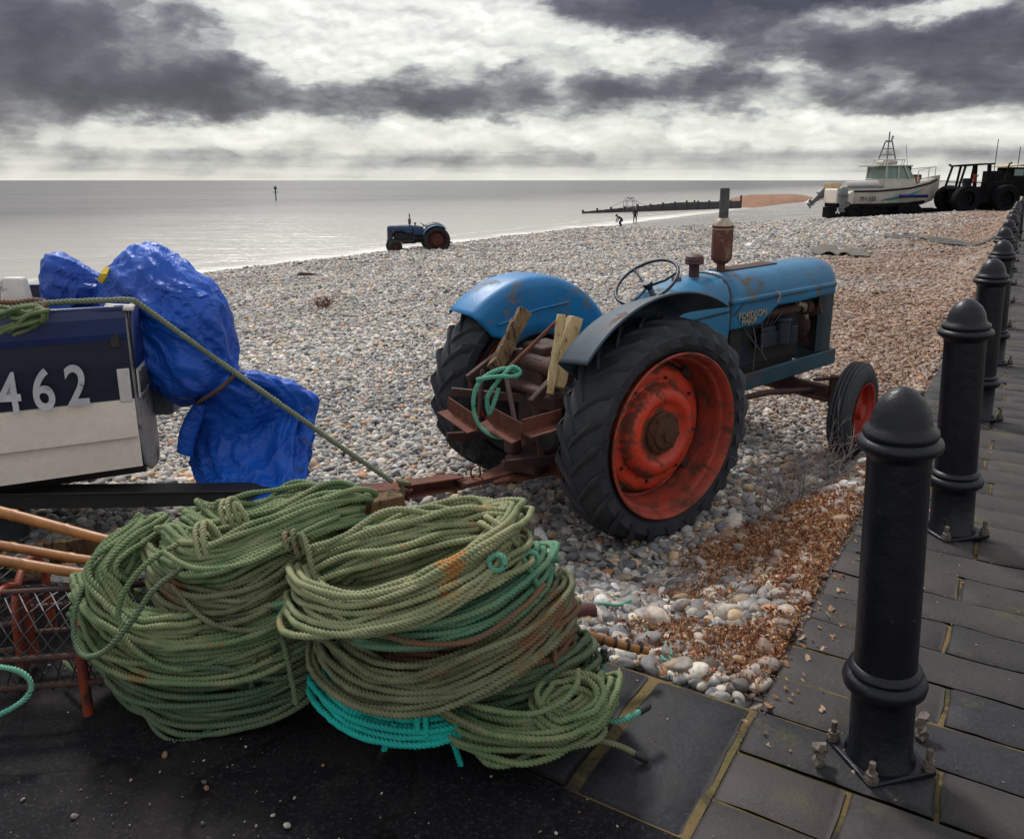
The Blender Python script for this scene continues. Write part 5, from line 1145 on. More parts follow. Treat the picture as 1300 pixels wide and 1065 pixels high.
strand('rope_strand', 'pale olive rope arching over the top of the right heap', M['r_olive'], wp((440, 708, 2.42), (470, 678, 2.36), (505, 655, 2.34), (550, 643, 2.36), (592, 658, 2.36), (625, 688, 2.30)))
p_ = wp((768, 868, 2.34), (764, 855, 2.36), (765, 838, 2.36)); o = strand('rope_strand', 'short upright green rope end with black tip by the bamboo pole', M['r_teal'], p_, n=40); whip(p_[-1], p_[-1] - p_[-2], o)
def ringp(c, ax, rad, n=40, a1=6.0):
    ax = Vector(ax).normalized(); u_ = ax.cross(Vector((0, .2, 1))).normalized(); v_ = u_.cross(ax); return [c + (u_ * math.cos(a1 * i / n) + v_ * math.sin(a1 * i / n)) * (rad * (1 - .15 * i / n)) for i in range(n)]
strand('rope_curl', 'small mint rope curl on the upper right of the right heap', M['r_teal'], ringp(at(630, 714, Y=2.12), (-.1, -1, .3), .024, 30, 10), r=.008)
strand('rope_curl', 'second mint rope curl right of the heap beside the shingle', M['r_teal'], ringp(at(672, 712, Y=2.25), (.4, -1, .2), .028, 30, 5), r=.008)
# tow rope from the boat down to the drawbar
tow = wp((-60, 402, 3.70), (0, 394, 3.78), (60, 385, 3.84), (120, 382, 3.90), (165, 381, 3.95), (178, 388, 3.97), (220, 418, 4.02), (300, 475, 4.10), (370, 524, 4.18), (440, 573, 4.26), (498, 612, 4.32))
P_ = spline([tuple(p) for p in tow], 500); tag(rope_obj('tow_rope', [P_], M['r_tow'], None, .0145), 'taut grey green rope from the boat rail past the tarpaulin to the drawbar', 'rope')
kn = [ringp(at(509, 620, Y=4.32), (1, .3, 0), .05, 40, 19), ringp(at(512, 612, Y=4.30), (.3, .3, 1), .035, 30, 12), [list(p) for p in spline([tuple(p) for p in wp((508, 622, 4.28), (512, 640, 4.26), (518, 650, 4.27))], 30)]]
tag(rope_obj('rope_knot', kn, M['r_khaki'], None, .011), 'knotted rope lashing on the rusty drawbar where the tow rope ends', 'knot')
# bundle of green cord over the boat rail at the far left
bd = []
for q in range(9):
    j = lambda a: random.uniform(-a, a)
    bd.append(spline([tuple(at(px + j(4), py + j(7) + q * 1.2, Y=3.70 + j(.05))) for px, py in ((-40, 405), (-5, 396), (22, 392), (45, 390), (56, 396), (38, 404), (12, 412), (-14, 424))], 90))
tag(rope_obj('cord_bundle', bd, M['r_green'], None, .010), 'tangled green cord bundle lying over the boat rail beside the white post', 'rope')
P_ = spline([tuple(p) for p in wp((-30, 385, 3.75), (0, 384, 3.8), (20, 384, 3.82), (40, 381, 3.84), (58, 384, 3.84), (50, 392, 3.8), (30, 396, 3.76))], 90); tag(rope_obj('rope_strand', [P_], M['r_brown'], None, .013), 'brown rope end under the green cord on the boat rail', 'rope', 'loose rope ends round the heaps')
# sea-green rope looped over the tractor hitch
lp = wp((655, 473, 4.42), (640, 468, 4.40), (618, 476, 4.38), (604, 492, 4.36), (600, 515, 4.34), (606, 538, 4.33), (622, 552, 4.33), (640, 556, 4.36), (652, 552, 4.4))
lp2 = wp((604, 482, 4.36), (630, 478, 4.32), (652, 478, 4.36), (660, 472, 4.4), (650, 466, 4.4), (640, 474, 4.36), (628, 488, 4.36), (618, 505, 4.38), (620, 525, 4.38), (626, 512, 4.36), (632, 492, 4.36))
tag(rope_obj('hitch_rope', [spline([tuple(p) for p in lp], 120), spline([tuple(p) for p in lp2], 140)], M['r_teal'], None, .0125), 'sea green rope looped over the rusty hitch of the near tractor', 'rope')
# scraps of net twine on the shingle
for lab, q in (('green twine scrap on the pebbles next to the maroon float', ((742, 770, 0), (760, 766, 0), (785, 768, 0), (800, 762, 0))), ('sea green twine loop beyond the end of the bamboo pole', ((815, 798, 0), (838, 812, 0), (852, 828, 0), (845, 838, 0), (838, 832, 0)))):
    pts = []
    for a, b_, _ in q:
        p = at(a, b_, z=-.02); zz = float(beach_z(p.x, p.y)) + .03; p = at(a, b_, z=zz); pts.append(p)
    tag(rope_obj('twine', [spline([tuple(p) for p in pts], 60)], M['r_teal'], None, .007), lab, 'twine', 'twine scraps on the shingle')
P_ = spline([tuple(p) for p in wp((-30, 845, 2.30), (10, 848, 2.28), (32, 858, 2.27), (38, 872, 2.26), (28, 890, 2.24), (-10, 912, 2.18), (-40, 930, 2.1))], 120); tag(rope_obj('rope_strand', [P_], M['r_teal'], None, .0085), 'thin sea green cord curling on the slipway at the far left', 'rope', 'loose rope ends round the heaps')

# ------------------------------------------------------------------ timbers propped on the tractor
def plank(name, label, a, b, w_, h_, mat, cat='timber', grp='timbers propped on the tractor', n=10, rag=.006):
    a = Vector(a); b = Vector(b); x = (b - a).normalized(); y = Vector((0, 1, .2)).cross(x).normalized(); z = x.cross(y); secs = []
    for i in range(n + 1):
        f = i / n; c = a + (b - a) * f; j = lambda: random.uniform(-rag, rag)
        secs.append([c + y * (u_ * w_ / 2 + j()) + z * (v_ * h_ / 2 + j()) + x * j() for u_, v_ in ((-1, -1), (-.2, -1.05), (1, -1), (1.04, .1), (1, 1), (.1, 1.03), (-1, 1), (-1.03, 0))])
    return tag(MB().loft(secs, closed=True, caps=True).build(name, mat, bevel=.004), label, cat, grp)
plank('timber_post', 'dark weathered timber post leaning against the bright blue mudguard', at(628, 468, Y=4.85), at(664, 396, Y=5.1), .085, .085, M['wood'], rag=.008)
plank('timber_board', 'thin pale board with nail holes, left of the two pale pieces on the tractor', at(697, 500, Y=4.55), at(712, 400, Y=4.72), .045, .03, M['palewood'])
plank('timber_board', 'broad pale squared timber beside the dark mudguard of the tractor', at(706, 492, Y=4.62), at(729, 404, Y=4.76), .075, .11, M['palewood'])
tag(MB().tube([at(640, 472, Y=4.6), at(706, 408, Y=4.74)], .012, 10).build('iron_rod', M['rust']), 'rusty rod leaning between the timber post and the pale boards', 'rod')

# ------------------------------------------------------------------ bamboo canes and pots at the left
def cane(label, a, b, r0, r1, grp='bamboo canes beside the left heap'):
    a = Vector(a); b = Vector(b); L_ = (b - a).length; n = 60; pts = []; rs = []
    for i in range(n + 1):
        f = i / n; p = a.lerp(b, f) + Vector((0, 0, .012 * math.sin(f * 5))); pts.append(p); k = (f * L_ / .23) % 1
        rs.append((r0 + (r1 - r0) * f) * (1 + (.14 if k < .07 else (-.03 if k < .14 else 0))))
    return tag(MB().tube(pts, rs, 14).build('bamboo_cane', M['bamboo']), label, 'cane', grp)
cane('orange bamboo cane sloping down to the heap, topmost and longest at the left', at(-120, 628, Y=2.95), at(182, 692, Y=2.75), .024, .017)
cane('orange bamboo cane just above the lowest cane at the left edge', at(-120, 682, Y=2.85), at(150, 712, Y=2.68), .019, .017)
cane('lowest and brightest of the bamboo canes at the left edge', at(-120, 702, Y=2.72), at(140, 728, Y=2.60), .020, .018)
cane('stub of yellow cane resting behind the left heap', at(150, 677, Y=2.95), at(250, 682, Y=2.92), .018, .018)
tc_ = cane('bamboo cane bound with black tape lying on the edge of the shingle', at(690, 801, Y=2.52), at(822, 822, Y=2.56), .017, .014, None)
ax_ = (at(822, 822, Y=2.56) - at(690, 801, Y=2.52)).normalized()
for q in range(6):
    c = at(690, 801, Y=2.52).lerp(at(822, 822, Y=2.56), .30 + q * .125); MB().tube([c - ax_ * .004, c + ax_ * .004], .0195, 14).build('tape_band', M['blacktape'], tc_)
gz = at(90, 712, Y=3.0)
plank('flat_board', 'grey brown flat board lying behind the bamboo canes', at(60, 702, Y=3.15), at(150, 690, Y=3.2), .10, .02, M['wood'], 'board', None)
fl_ = MB().lathe([(0, -.07), (.02, -.07), (.034, -.06), (.036, 0), (.034, .06), (.02, .07), (0, .07)], axis='X', seg=20)
c = at(735, 777, z=-.05); c.z = float(beach_z(c.x, c.y)) + .045; c = at(735, 777, z=c.z); fl_.xf(Matrix.Translation(c) @ Matrix.Rotation(.1, 4, 'Z')); tag(fl_.build('net_float', M['maroon']), 'maroon net float half buried in pebbles right of the rope heap', 'float')
# lobster pots
def pot(loc, rz, label):
    root = empty('lobster_pot', loc, rz); tag(root, label, 'lobster pot', 'lobster pots beside the left heap'); bpy.context.view_layer.update()
    w_, d_, h_ = .62, .36, .36
    for x in (-w_ / 2, 0, w_ / 2):
        for y in (-d_ / 2, d_ / 2): MB().tube([(x, y, .0), (x, y, h_ * .62)], .017, 12).build('leg', M['potred'], root)
        MB().tube([(x, -d_ / 2 * math.cos(a), h_ * .62 + d_ / 2 * .85 * math.sin(a)) for a in np.linspace(0, math.pi, 20)], .014, 10).build('hoop', M['potred'], root)
    for y, z in ((-d_ / 2, .12), (d_ / 2, .12), (-d_ / 2, h_ * .62), (d_ / 2, h_ * .62), (0, h_ * .62 + d_ / 2 * .85)): MB().tube([(-w_ / 2, y, z), (w_ / 2, y, z)], .011, 10).build('side_rail', M['darkrust'], root)
    b = MB(); prof = [(-d_ / 2, .1), (-d_ / 2, h_ * .62)] + [(-d_ / 2 * math.cos(a), h_ * .62 + d_ / 2 * .85 * math.sin(a)) for a in np.linspace(.2, math.pi - .2, 8)] + [(d_ / 2, h_ * .62), (d_ / 2, .1)]
    for q in range(-12, 12):      # diamond netting
        for sg in (1, -1):
            pts = [( (q * .05 + sg * k * .045), y, z) for k, (y, z) in enumerate(prof)]
            pts = [p for p in pts if abs(p[0]) < w_ / 2]
            if len(pts) > 1: b.tube(pts, .0025, 4, caps=False)
    b.build('netting', M['blacktape'], root, smooth=False, weld=False)
pot(Vector((-1.46, 2.60, float(tar_z(st_of(-1.46, 2.6)[0])))), R_(8), 'rust orange lobster pot frame with netting under the bamboo canes')
pot(Vector((-2.15, 2.78, float(tar_z(st_of(-2.15, 2.78)[0])))), R_(14), 'second lobster pot mostly outside the left edge of the picture')

# ------------------------------------------------------------------ plants and rubbish on the shingle
def shrub(name, label, base, hgt, wid_, nst, mat, grp=None, r0=.006, depth=4, nodes=None):
    b = MB()
    def grow(p, d, L_, r, lev):
        if lev == 0: return
        pts = [p]; n = 4
        for i in range(n):
            d = (d + Vector((random.uniform(-.28, .28), random.uniform(-.28, .28), random.uniform(-.15, .18)))).normalized(); pts.append(pts[-1] + d * L_ / n)
        b.tube(pts, [r * (1 - .45 * i / n) for i in range(n + 1)], 4, caps=False)
        for q in range(random.randint(2, 4)):
            k = random.randint(1, n); nd = (d + Vector((random.uniform(-1, 1), random.uniform(-1, 1), random.uniform(-.5, .7))) * 1.0).normalized()
            grow(pts[k], nd, L_ * random.uniform(.5, .75), max(r * .6, .0011), lev - 1)
    for q in range(nst):
        a = random.uniform(0, 6.28); grow(Vector(base) + Vector((random.uniform(-.1, .1) * wid_, random.uniform(-.1, .1) * wid_, 0)), Vector((math.cos(a) * .8 * wid_, math.sin(a) * .8 * wid_, 1)).normalized(), hgt * random.uniform(.5, .8), r0, depth)
    return tag(b.build(name, mat, smooth=False, weld=False), label, 'dry shrub' if 'tumble' not in label else 'brush', grp)
for lab, px, py, h_, w_, ns in (('leafless grey twiggy shrub, left one of the two in front of the front wheel', 1012, 640, .42, .8, 6), ('leafless grey shrub beside the tractor front wheel, right one of the two', 1062, 622, .44, .7, 7), ('low sprawl of grey twigs on the litter between the rear and front wheels', 985, 655, .20, 1.4, 7)):
    p = at(px, py, z=-.2); zz = float(beach_z(p.x, p.y)); p = at(px, py, z=zz); shrub('dry_shrub', lab, p, h_, w_, ns, M['twig'], 'dry shrubs by the tractor front wheel', .0042, 4)
p = at(408, 390, z=-.8); zz = float(beach_z(p.x, p.y)); p = at(408, 390, z=zz)
shrub('dry_brush', 'small reddish brown tumbled brush alone on the open shingle', p, .35, 1.3, 24, M['brush'], None, .008, 3)
p = at(388, 349, z=-1.2); zz = float(beach_z(p.x, p.y)); p = at(388, 349, z=zz + .05)
tag(MB().loft([[p + Vector((x, y * k, z * k)) for y, z in ((-.12, -.02), (-.05, .09), (.06, .07), (.12, -.02))] for x, k in ((-.35, .3), (-.2, 1), (.1, .8), (.3, .5), (.4, .1))], closed=True, caps=True).build('driftwood', M['darkrust']), 'dark lump of driftwood on the beach left of the far tractor', 'driftwood')
# old sacking and a pale plank further up the beach
def sheet_on(name, label, corners, mat, cat, lift=.03, n=16, amp=.05):
    b = MB(); Q = []
    for px, py in corners:
        p = at(px, py, z=-.7)
        for _ in range(6): p = at(px, py, z=float(beach_z(p.x, p.y)))
        Q.append(p)
    secs = []
    for i in range(n + 1):
        row = []
        for j in range(n + 1):
            u_, v_ = i / n, j / n; p = Q[0] * (1 - u_) * (1 - v_) + Q[1] * u_ * (1 - v_) + Q[2] * u_ * v_ + Q[3] * (1 - u_) * v_
            p = p.copy(); p.z = float(beach_z(p.x, p.y)) + lift + amp * abs(mnoise.noise(p * 1.7)) * 2; row.append(p)
        secs.append(row)
    b.loft(secs); return tag(b.build(name, mat, solid=.02), label, cat)
sheet_on('sacking', 'crumpled drab sacking lying on the shingle beyond the tractor bonnet', [(1030, 326), (1104, 330), (1092, 322), (1030, 317)], M['cloth'], 'sacking', .05, 16, .12)
sheet_on('plank', 'pale plank on the shingle between exhaust stack and far boat', [(944, 314), (951, 314), (968, 300), (963, 300)], M['white'], 'plank', .04, 6, .0)
sheet_on('dark_strip', 'long dark strip of old weed lying across the upper beach', [(1120, 303), (1255, 309), (1262, 304), (1125, 299)], M['black'], 'weed', .04, 14, .05)

# ------------------------------------------------------------------ groyne, bank, sea marks, people
GA = Vector((9.5, 112, 0)); GB = Vector((36.5, 134, 0)); gd = (GB - GA).normalized()
gr = empty('groyne', (GA.x, GA.y, SEA)); bpy.context.view_layer.update(); tag(gr, 'long dark timber groyne running out from the shingle into the sea', 'groyne')
b = MB()
for i in range(26):
    f0, f1 = i / 26, (i + 1) / 26; p = GA.lerp(GB, f0); q = GA.lerp(GB, f1); h0 = .32 + 1.05 * min(1, f0 * 1.9); b.beam(Vector((p.x, p.y, SEA + h0 / 2 - .5)), Vector((q.x, q.y, SEA + h0 / 2 - .5)), .18, h0 + 1.0)
reparent(b.build('planking', M['trowel'], None, smooth=False), gr)
for i in range(14):
    f0 = i / 13; p = GA.lerp(GB, f0); h0 = .32 + 1.05 * min(1, f0 * 1.9) + random.uniform(.12, .35) + (.9 if i == 13 else 0)
    reparent(MB().box((p.x - .12, p.y - .18, SEA + h0 / 2 - .5), (.26, .26, h0 + 1.0)).build('pile', M['trowel'], None, smooth=False), gr)
# heaped shingle beyond the groyne
Lb = Vector((34.5, 138, 0)); Rb = Vector((64, 165, 0)); nb_, mb2 = 60, 20; Vb = []
for i in range(nb_ + 1):
    for j in range(mb2 + 1):
        f = i / nb_; v_ = j / mb2; p = Lb.lerp(Rb, f); px_, py_ = p.x - .63 * (v_ - .5) * 16, p.y + .77 * (v_ - .5) * 16
        prof_ = math.sin(math.pi * v_) ** .7 * (min(1, f * 4) ** .7) * min(1, (1 - f) * 2.2)
        Vb.append((px_, py_, SEA - .25 + 2.15 * prof_ + .12 * (mnoise.noise(Vector((px_ * .4, py_ * .4, 0))))))
ixb = np.arange((nb_ + 1) * (mb2 + 1)).reshape(nb_ + 1, mb2 + 1)
gr.scale = (1, 1, .82)
M['bank'] = surf('orange_shingle_bank', (.30, .15, .08), (.18, .10, .065), .5, .9, bump=.6, bscale=6)
tag(raw_mesh('shingle_bank', np.array(Vb), np.stack([ixb[:-1, :-1], ixb[1:, :-1], ixb[1:, 1:], ixb[:-1, 1:]], -1).reshape(-1, 4), M['bank']), kind='structure')
# iron cage marker on the groyne
cg = empty('cage_beacon', (at(804, 265, Y=112).x, 116, SEA)); bpy.context.view_layer.update(); tag(cg, 'thin iron cage frame standing in the sea against the groyne', 'beacon')
cx_, cy_ = cg.location.x, cg.location.y; b = MB()
for i in range(6):
    a = i * math.pi / 3; b.tube([(cx_ + .9 * math.cos(a), cy_ + .9 * math.sin(a), SEA - .2), (cx_ + .9 * math.cos(a), cy_ + .9 * math.sin(a), SEA + 1.5), (cx_ + .4 * math.cos(a), cy_ + .4 * math.sin(a), SEA + 2.05), (cx_, cy_, SEA + 1.7)], .035, 6)
for z_ in (.8, 1.5): b.tube([(cx_ + .9 * math.cos(a), cy_ + .9 * math.sin(a), SEA + z_) for a in np.linspace(0, 2 * math.pi, 12, endpoint=False)], .03, 6, closed=True)
for sg in (-1, 1): b.tube([(cx_ + sg * .9, cy_, SEA + 1.5), (cx_ + sg * 2.2, cy_, SEA + .9), (cx_ + sg * 2.9, cy_, SEA + .5)], .028, 6)
reparent(b.build('frame', M['fgrey'], None), cg)
# sea mark
sm_ = at(350, 262, Y=185); b = MB().tube([(sm_.x, 185, SEA - 1), (sm_.x, 185, SEA + 3.1)], .13, 8); root = empty('sea_mark', (sm_.x, 185, SEA)); bpy.context.view_layer.update()
tag(root, 'lonely dark beacon post with crossbar and top mark standing in the sea', 'sea mark'); reparent(b.build('post', M['trowel'], None), root)
reparent(MB().box((sm_.x, 185, SEA + 1.75), (1.1, .12, .14)).build('crossbar', M['trowel'], None), root); reparent(MB().lathe([(0, 0), (.34, .0), (.34, .4), (.0, .85)], (sm_.x, 185, SEA + 2.35), seg=8).build('top_mark', M['trowel'], None), root)
# small marker post by the shore
mk = at(880, 270, Y=128); zg = -2.5; b = MB().tube([(mk.x, 128, zg - .5), (mk.x, 128, zg + 1.25)], .13, 10); o = b.build('marker_post', M['darkrust']); tag(o, 'short rusty marker post on the waterline in front of the groyne', 'post')
ch_ = MB().tube([(mk.x, 128, zg + .55), (mk.x, 128, zg + .8)], .16, 10).build('yellow_band', M['yellow']); ch_.parent = o

def person(label, loc, rz, pose, h=1.3):
    """skinned figure; pose: joints in units of body height"""
    J = pose; nm = list(J); me = bpy.data.meshes.new('person'); E_ = [('pelvis', 'waist'), ('waist', 'chest'), ('chest', 'neck'), ('neck', 'head'), ('head', 'crown')]
    for sd in 'LR': E_ += [('pelvis', 'hip' + sd), ('hip' + sd, 'knee' + sd), ('knee' + sd, 'ankle' + sd), ('ankle' + sd, 'toe' + sd), ('chest', 'sh' + sd), ('sh' + sd, 'elb' + sd), ('elb' + sd, 'wri' + sd), ('wri' + sd, 'hand' + sd)]
    me.from_pydata([Vector(J[n][:3]) * h for n in nm], [(nm.index(a), nm.index(b_)) for a, b_ in E_], []); o = bpy.data.objects.new('person', me); S.collection.objects.link(o)
    o.modifiers.new('skin', 'SKIN')
    for i, n in enumerate(nm): me.skin_vertices[0].data[i].radius = (J[n][3] * h, J[n][3] * h * .8)
    me.skin_vertices[0].data[nm.index('pelvis')].use_root = True; sb_ = o.modifiers.new('sub', 'SUBSURF'); sb_.levels = 1; sb_.render_levels = 1
    me.materials.append(M['darkcloth']); o.location = loc; o.rotation_euler = (0, 0, rz); tag(o, label, 'person')
    hd = Vector(J['head'][:3]) * h; MB().sphere(hd + Vector((0, -.01, .0)), (.048 * h, .055 * h, .066 * h), 12, 8).build('face', M['skin'], o); MB().sphere(hd + Vector((0, .012 * h, .016 * h)), (.055 * h, .058 * h, .066 * h), 12, 8).build('hood', M['darkcloth'], o)
    return o
STAND = dict(pelvis=(0, 0, .52, .075), waist=(0, 0, .62, .078), chest=(0, 0, .74, .09), neck=(0, 0, .845, .035), head=(0, 0, .91, .045), crown=(0, 0, .96, .03))
for sd, q in (('L', -1), ('R', 1)):
    STAND.update({'hip' + sd: (q * .055, 0, .49, .062), 'knee' + sd: (q * .075, -.02 * q, .27, .042), 'ankle' + sd: (q * .085, .02 * q, .045, .028), 'toe' + sd: (q * .095, -.07 + .02 * q, .02, .022), 'sh' + sd: (q * .115, 0, .79, .042), 'elb' + sd: (q * .15, .02, .63, .032), 'wri' + sd: (q * .13, -.06, .52, .022), 'hand' + sd: (q * .12, -.09, .48, .02)})
BEND = dict(pelvis=(0, .12, .36, .08), waist=(0, .06, .44, .085), chest=(0, -.06, .52, .09), neck=(0, -.16, .56, .035), head=(0, -.22, .58, .045), crown=(0, -.27, .59, .03))
for sd, q in (('L', -1), ('R', 1)):
    BEND.update({'hip' + sd: (q * .06, .12, .33, .062), 'knee' + sd: (q * .08, -.03, .24, .045), 'ankle' + sd: (q * .085, .08, .045, .028), 'toe' + sd: (q * .095, -.02, .02, .022), 'sh' + sd: (q * .11, -.09, .52, .04), 'elb' + sd: (q * .12, -.15, .38, .03), 'wri' + sd: (q * .08, -.20, .26, .022), 'hand' + sd: (q * .06, -.22, .21, .02)})
def ground_at(px, py):
    p = at(px, py, z=-2.2)
    for _ in range(8): p = at(px, py, z=float(beach_z(p.x, p.y)))
    return p
pp = ground_at(805, 285); pp.z = max(pp.z, SEA + .02); person('person in dark clothes standing upright by the waterline near the groyne', pp, .4, STAND, 1.42)
pp = ground_at(786, 288); pp.z = max(pp.z, SEA + .02); person('smaller crouching person in dark clothes at the waterline, left of the standing one', pp, -1.3, BEND, 1.45)

# ------------------------------------------------------------------ white fishing boat on its trailer, far right
FB = Matrix.Translation((23.7, 61.0, float(beach_z(24, 61)) - .12)) @ Matrix.Rotation(R_(16), 4, 'Z') @ Matrix.Scale(1.08, 4)
fb = empty('cabin_boat'); fb.matrix_world = FB
tag(fb, 'white fishing boat with cabin, radar mast and two grey outboards on the far beach', 'boat')
def hullsec(x, hw, zk, zs, fl=.0):
    return [(x, -hw, zs), (x, -hw * .98, zs - .25), (x, -hw * .90, zk + .42), (x, -hw * .80, zk + .18), (x, -hw * .45, zk + .02), (x, 0, zk), (x, hw * .45, zk + .02), (x, hw * .80, zk + .18), (x, hw * .90, zk + .42), (x, hw * .98, zs - .25), (x, hw, zs)]
z0 = .75
MB().loft([hullsec(0, 1.30, z0, z0 + 1.30), hullsec(2, 1.38, z0, z0 + 1.32), hullsec(4.5, 1.32, z0 + .05, z0 + 1.50), hullsec(6.3, .95, z0 + .18, z0 + 1.80), hullsec(7.4, .45, z0 + .45, z0 + 2.05), hullsec(8.0, .05, z0 + .95, z0 + 2.2)], caps=True).build('hull', M['fwhite'], fb, angle=30)
MB().loft([[(x, y, z + .03) for x, y, z in (q_[0], q_[-1])] for q_ in (hullsec(0, 1.30, z0, z0 + 1.20), hullsec(2, 1.38, z0, z0 + 1.22), hullsec(4.5, 1.32, 0, z0 + 1.40), hullsec(6.3, .95, 0, z0 + 1.70), hullsec(7.4, .45, 0, z0 + 1.95))]).build('deck', M['fwhite'], fb, solid=.05)
for i_, (dz, th_, m_) in enumerate(((.0, .10, 'farblack'), (-.98, .22, 'farblack'))):
    b = MB(); pts = [(x, -hw * 1.012, z0 + z + dz) for x, hw, z in ((0, 1.30, 1.12), (2, 1.38, 1.14), (4.5, 1.32, 1.32), (6.3, .96, 1.62), (7.4, .47, 1.87))] if i_ == 0 else [(x, -hw, z0 + z) for x, hw, z in ((0, 1.20, .22), (2, 1.26, .22), (4.5, 1.20, .28), (6.1, .95, .42))]
    b.loft([[(x, y, z - th_ / 2), (x, y, z + th_ / 2)] for x, y, z in pts]); b.build('rubbing_strake' if i_ == 0 else 'waterline_band', M[m_], fb, solid=.05)
b = MB(); b.loft([[(x, -hw * .975 - .02, z0 + z - w_), (x, -hw * .985 - .02, z0 + z + w_)] for x, hw, z, w_ in ((2.3, 1.36, .55, .02), (3.4, 1.36, .70, .09), (4.6, 1.31, .92, .06), (5.8, 1.08, 1.25, .01))]); b.build('teal_stripe', M['teal'], fb, solid=.03)
text_mesh('registration', 'YH 155', M['fblack'], fb, Matrix.Translation((.55, -1.37, z0 + .50)) @ Matrix.Rotation(R_(90), 4, 'X'), .42, .01, .006)
text_mesh('port', 'YARMOUTH', M['fblack'], fb, Matrix.Translation((-.03, .62, z0 + .72)) @ Matrix.Rotation(R_(-90), 4, 'Z') @ Matrix.Rotation(R_(90), 4, 'X'), .22, .01, .004) if False else None
# cabin
cb = MB().loft([[(x, y, z) for x, y, z in ((2.7 + a_, -1.02 + k_, zz), (4.9 - b__, -.98 + k_, zz), (4.9 - b__, .98 - k_, zz), (2.7 + a_, 1.02 - k_, zz))] for zz, a_, b__, k_ in ((z0 + 1.2, 0, -.5, 0), (z0 + 1.95, .0, -.25, .04))], closed=True, caps=True).build('cabin', M['fwhite'], fb, bevel=.03)
MB().loft([[(x, y, z) for x, y, z in ((2.75 + a_, -.97 + k_, zz), (5.15 - b__, -.93 + k_, zz), (5.15 - b__, .93 - k_, zz), (2.75 + a_, .97 - k_, zz))] for zz, a_, b__, k_ in ((z0 + 1.95, 0, 0, 0), (z0 + 2.72, .12, .55, .10))], closed=True, caps=True).build('window', M['glass'], cb)
for x in (2.80, 3.75, 4.7):
    for y in (-.97, .97): MB().beam((x, y, z0 + 1.9), (x + (.0 if x < 4 else -.45), y * .92, z0 + 2.75), .09, .09).build('window_post', M['fwhite'], cb)
MB().loft([[(x, y, z) for x, y, z in ((2.1, -1.05, zz), (4.85, -.98, zz), (4.85, .98, zz), (2.1, 1.05, zz))] for zz in (z0 + 2.74, z0 + 2.84)], closed=True, caps=True).build('roof', M['fwhite'], cb, bevel=.03)
b = MB()
for x in (3.0, 3.2, 4.3, 4.5): b.tube([(x - .15, -.6, z0 + 2.8), (x, -.55, z0 + 3.2), (x, .55, z0 + 3.2), (x - .15, .6, z0 + 2.8)], .035, 6)
b.tube([(2.9, -.55, z0 + 3.18), (4.5, -.55, z0 + 3.18)], .035, 6).tube([(2.9, .55, z0 + 3.18), (4.5, .55, z0 + 3.18)], .035, 6); b.build('roof_rail', M['white'], fb)
MB().box((3.5, 0, z0 + 3.0), (1.2, .8, .26)).build('roof_raft', M['fwhite'], fb, bevel=.08)
b = MB()
for x, y in ((3.15, -.42), (3.15, .42), (3.85, -.42), (3.85, .42)): b.tube([(x, y, z0 + 3.15), (3.5 + (x - 3.5) * .4, y * .4, z0 + 4.35)], .045, 6)
for z_, k_ in ((3.5, .8), (3.9, .6), (4.35, .42)): b.tube([(3.5 - .35 * k_, -.42 * k_, z0 + z_), (3.5 + .35 * k_, -.42 * k_, z0 + z_), (3.5 + .35 * k_, .42 * k_, z0 + z_), (3.5 - .35 * k_, .42 * k_, z0 + z_)], .03, 6, closed=True)
b.beam((3.0, -.3, z0 + 4.4), (4.0, .3, z0 + 4.4), .07, .06); b.tube([(3.5, 0, z0 + 4.3), (3.5, 0, z0 + 5.0)], .045, 6); b.tube([(3.9, .25, z0 + 4.4), (4.05, .3, z0 + 4.75)], .06, 6)
ms = b.build('mast', M['fgrey'], fb); MB().lathe([(0, 0), (.28, 0), (.30, .08), (.26, .2), (0, .22)], (3.5, 0, z0 + 3.55), seg=14).build('radar_dome', M['white'], ms)
MB().tube([(4.7, -.6, z0 + 2.8), (4.3, -.7, z0 + 4.2)], .014, 5).build('aerial', M['farblack'], fb)
MB().tube([(1.9, .9, z0 + 1.3), (1.9, .9, z0 + 1.7)], .03, 6).build('stanchion', M['farblack'], fb)
# stern pods, boxes, wrapped net roll
b = MB().box((-.35, .0, z0 + .82), (.75, 1.35, .95)); b.build('transom_pod', M['cream'], fb, bevel=.08)
MB().box((-.35, .0, z0 + .26), (.6, 1.25, .3)).build('pod_recess', M['farblack'], fb, bevel=.03)
MB().box((-.25, .50, z0 + 1.48), (.8, .8, .35)).build('fish_box', M['palewood'], fb, bevel=.03)
MB().tube([(-.05, -.6, z0 + 1.55), (2.3, -.75, z0 + 1.62)], .23, 14).build('cover_roll', M['white'], fb)
MB().box((1.3, -1.0, z0 + 1.25), (2.6, .05, .42)).build('bulwark', M['fgrey'], fb, bevel=.02)
MB().loft([[(-.3 + x, y, z0 + .48 + z) for x, y, z in ((0, -.95, 0), (0, -1.35, 0), (0, -1.35, .5), (0, -.95, .5))], [(.05 + x, y, z0 + .3 + z) for x, y, z in ((0, -.9, 0), (0, -1.38, 0), (0, -1.38, .9), (0, -.9, .9))]], closed=True, caps=True).build('engine_well', M['fwhite'], fb)
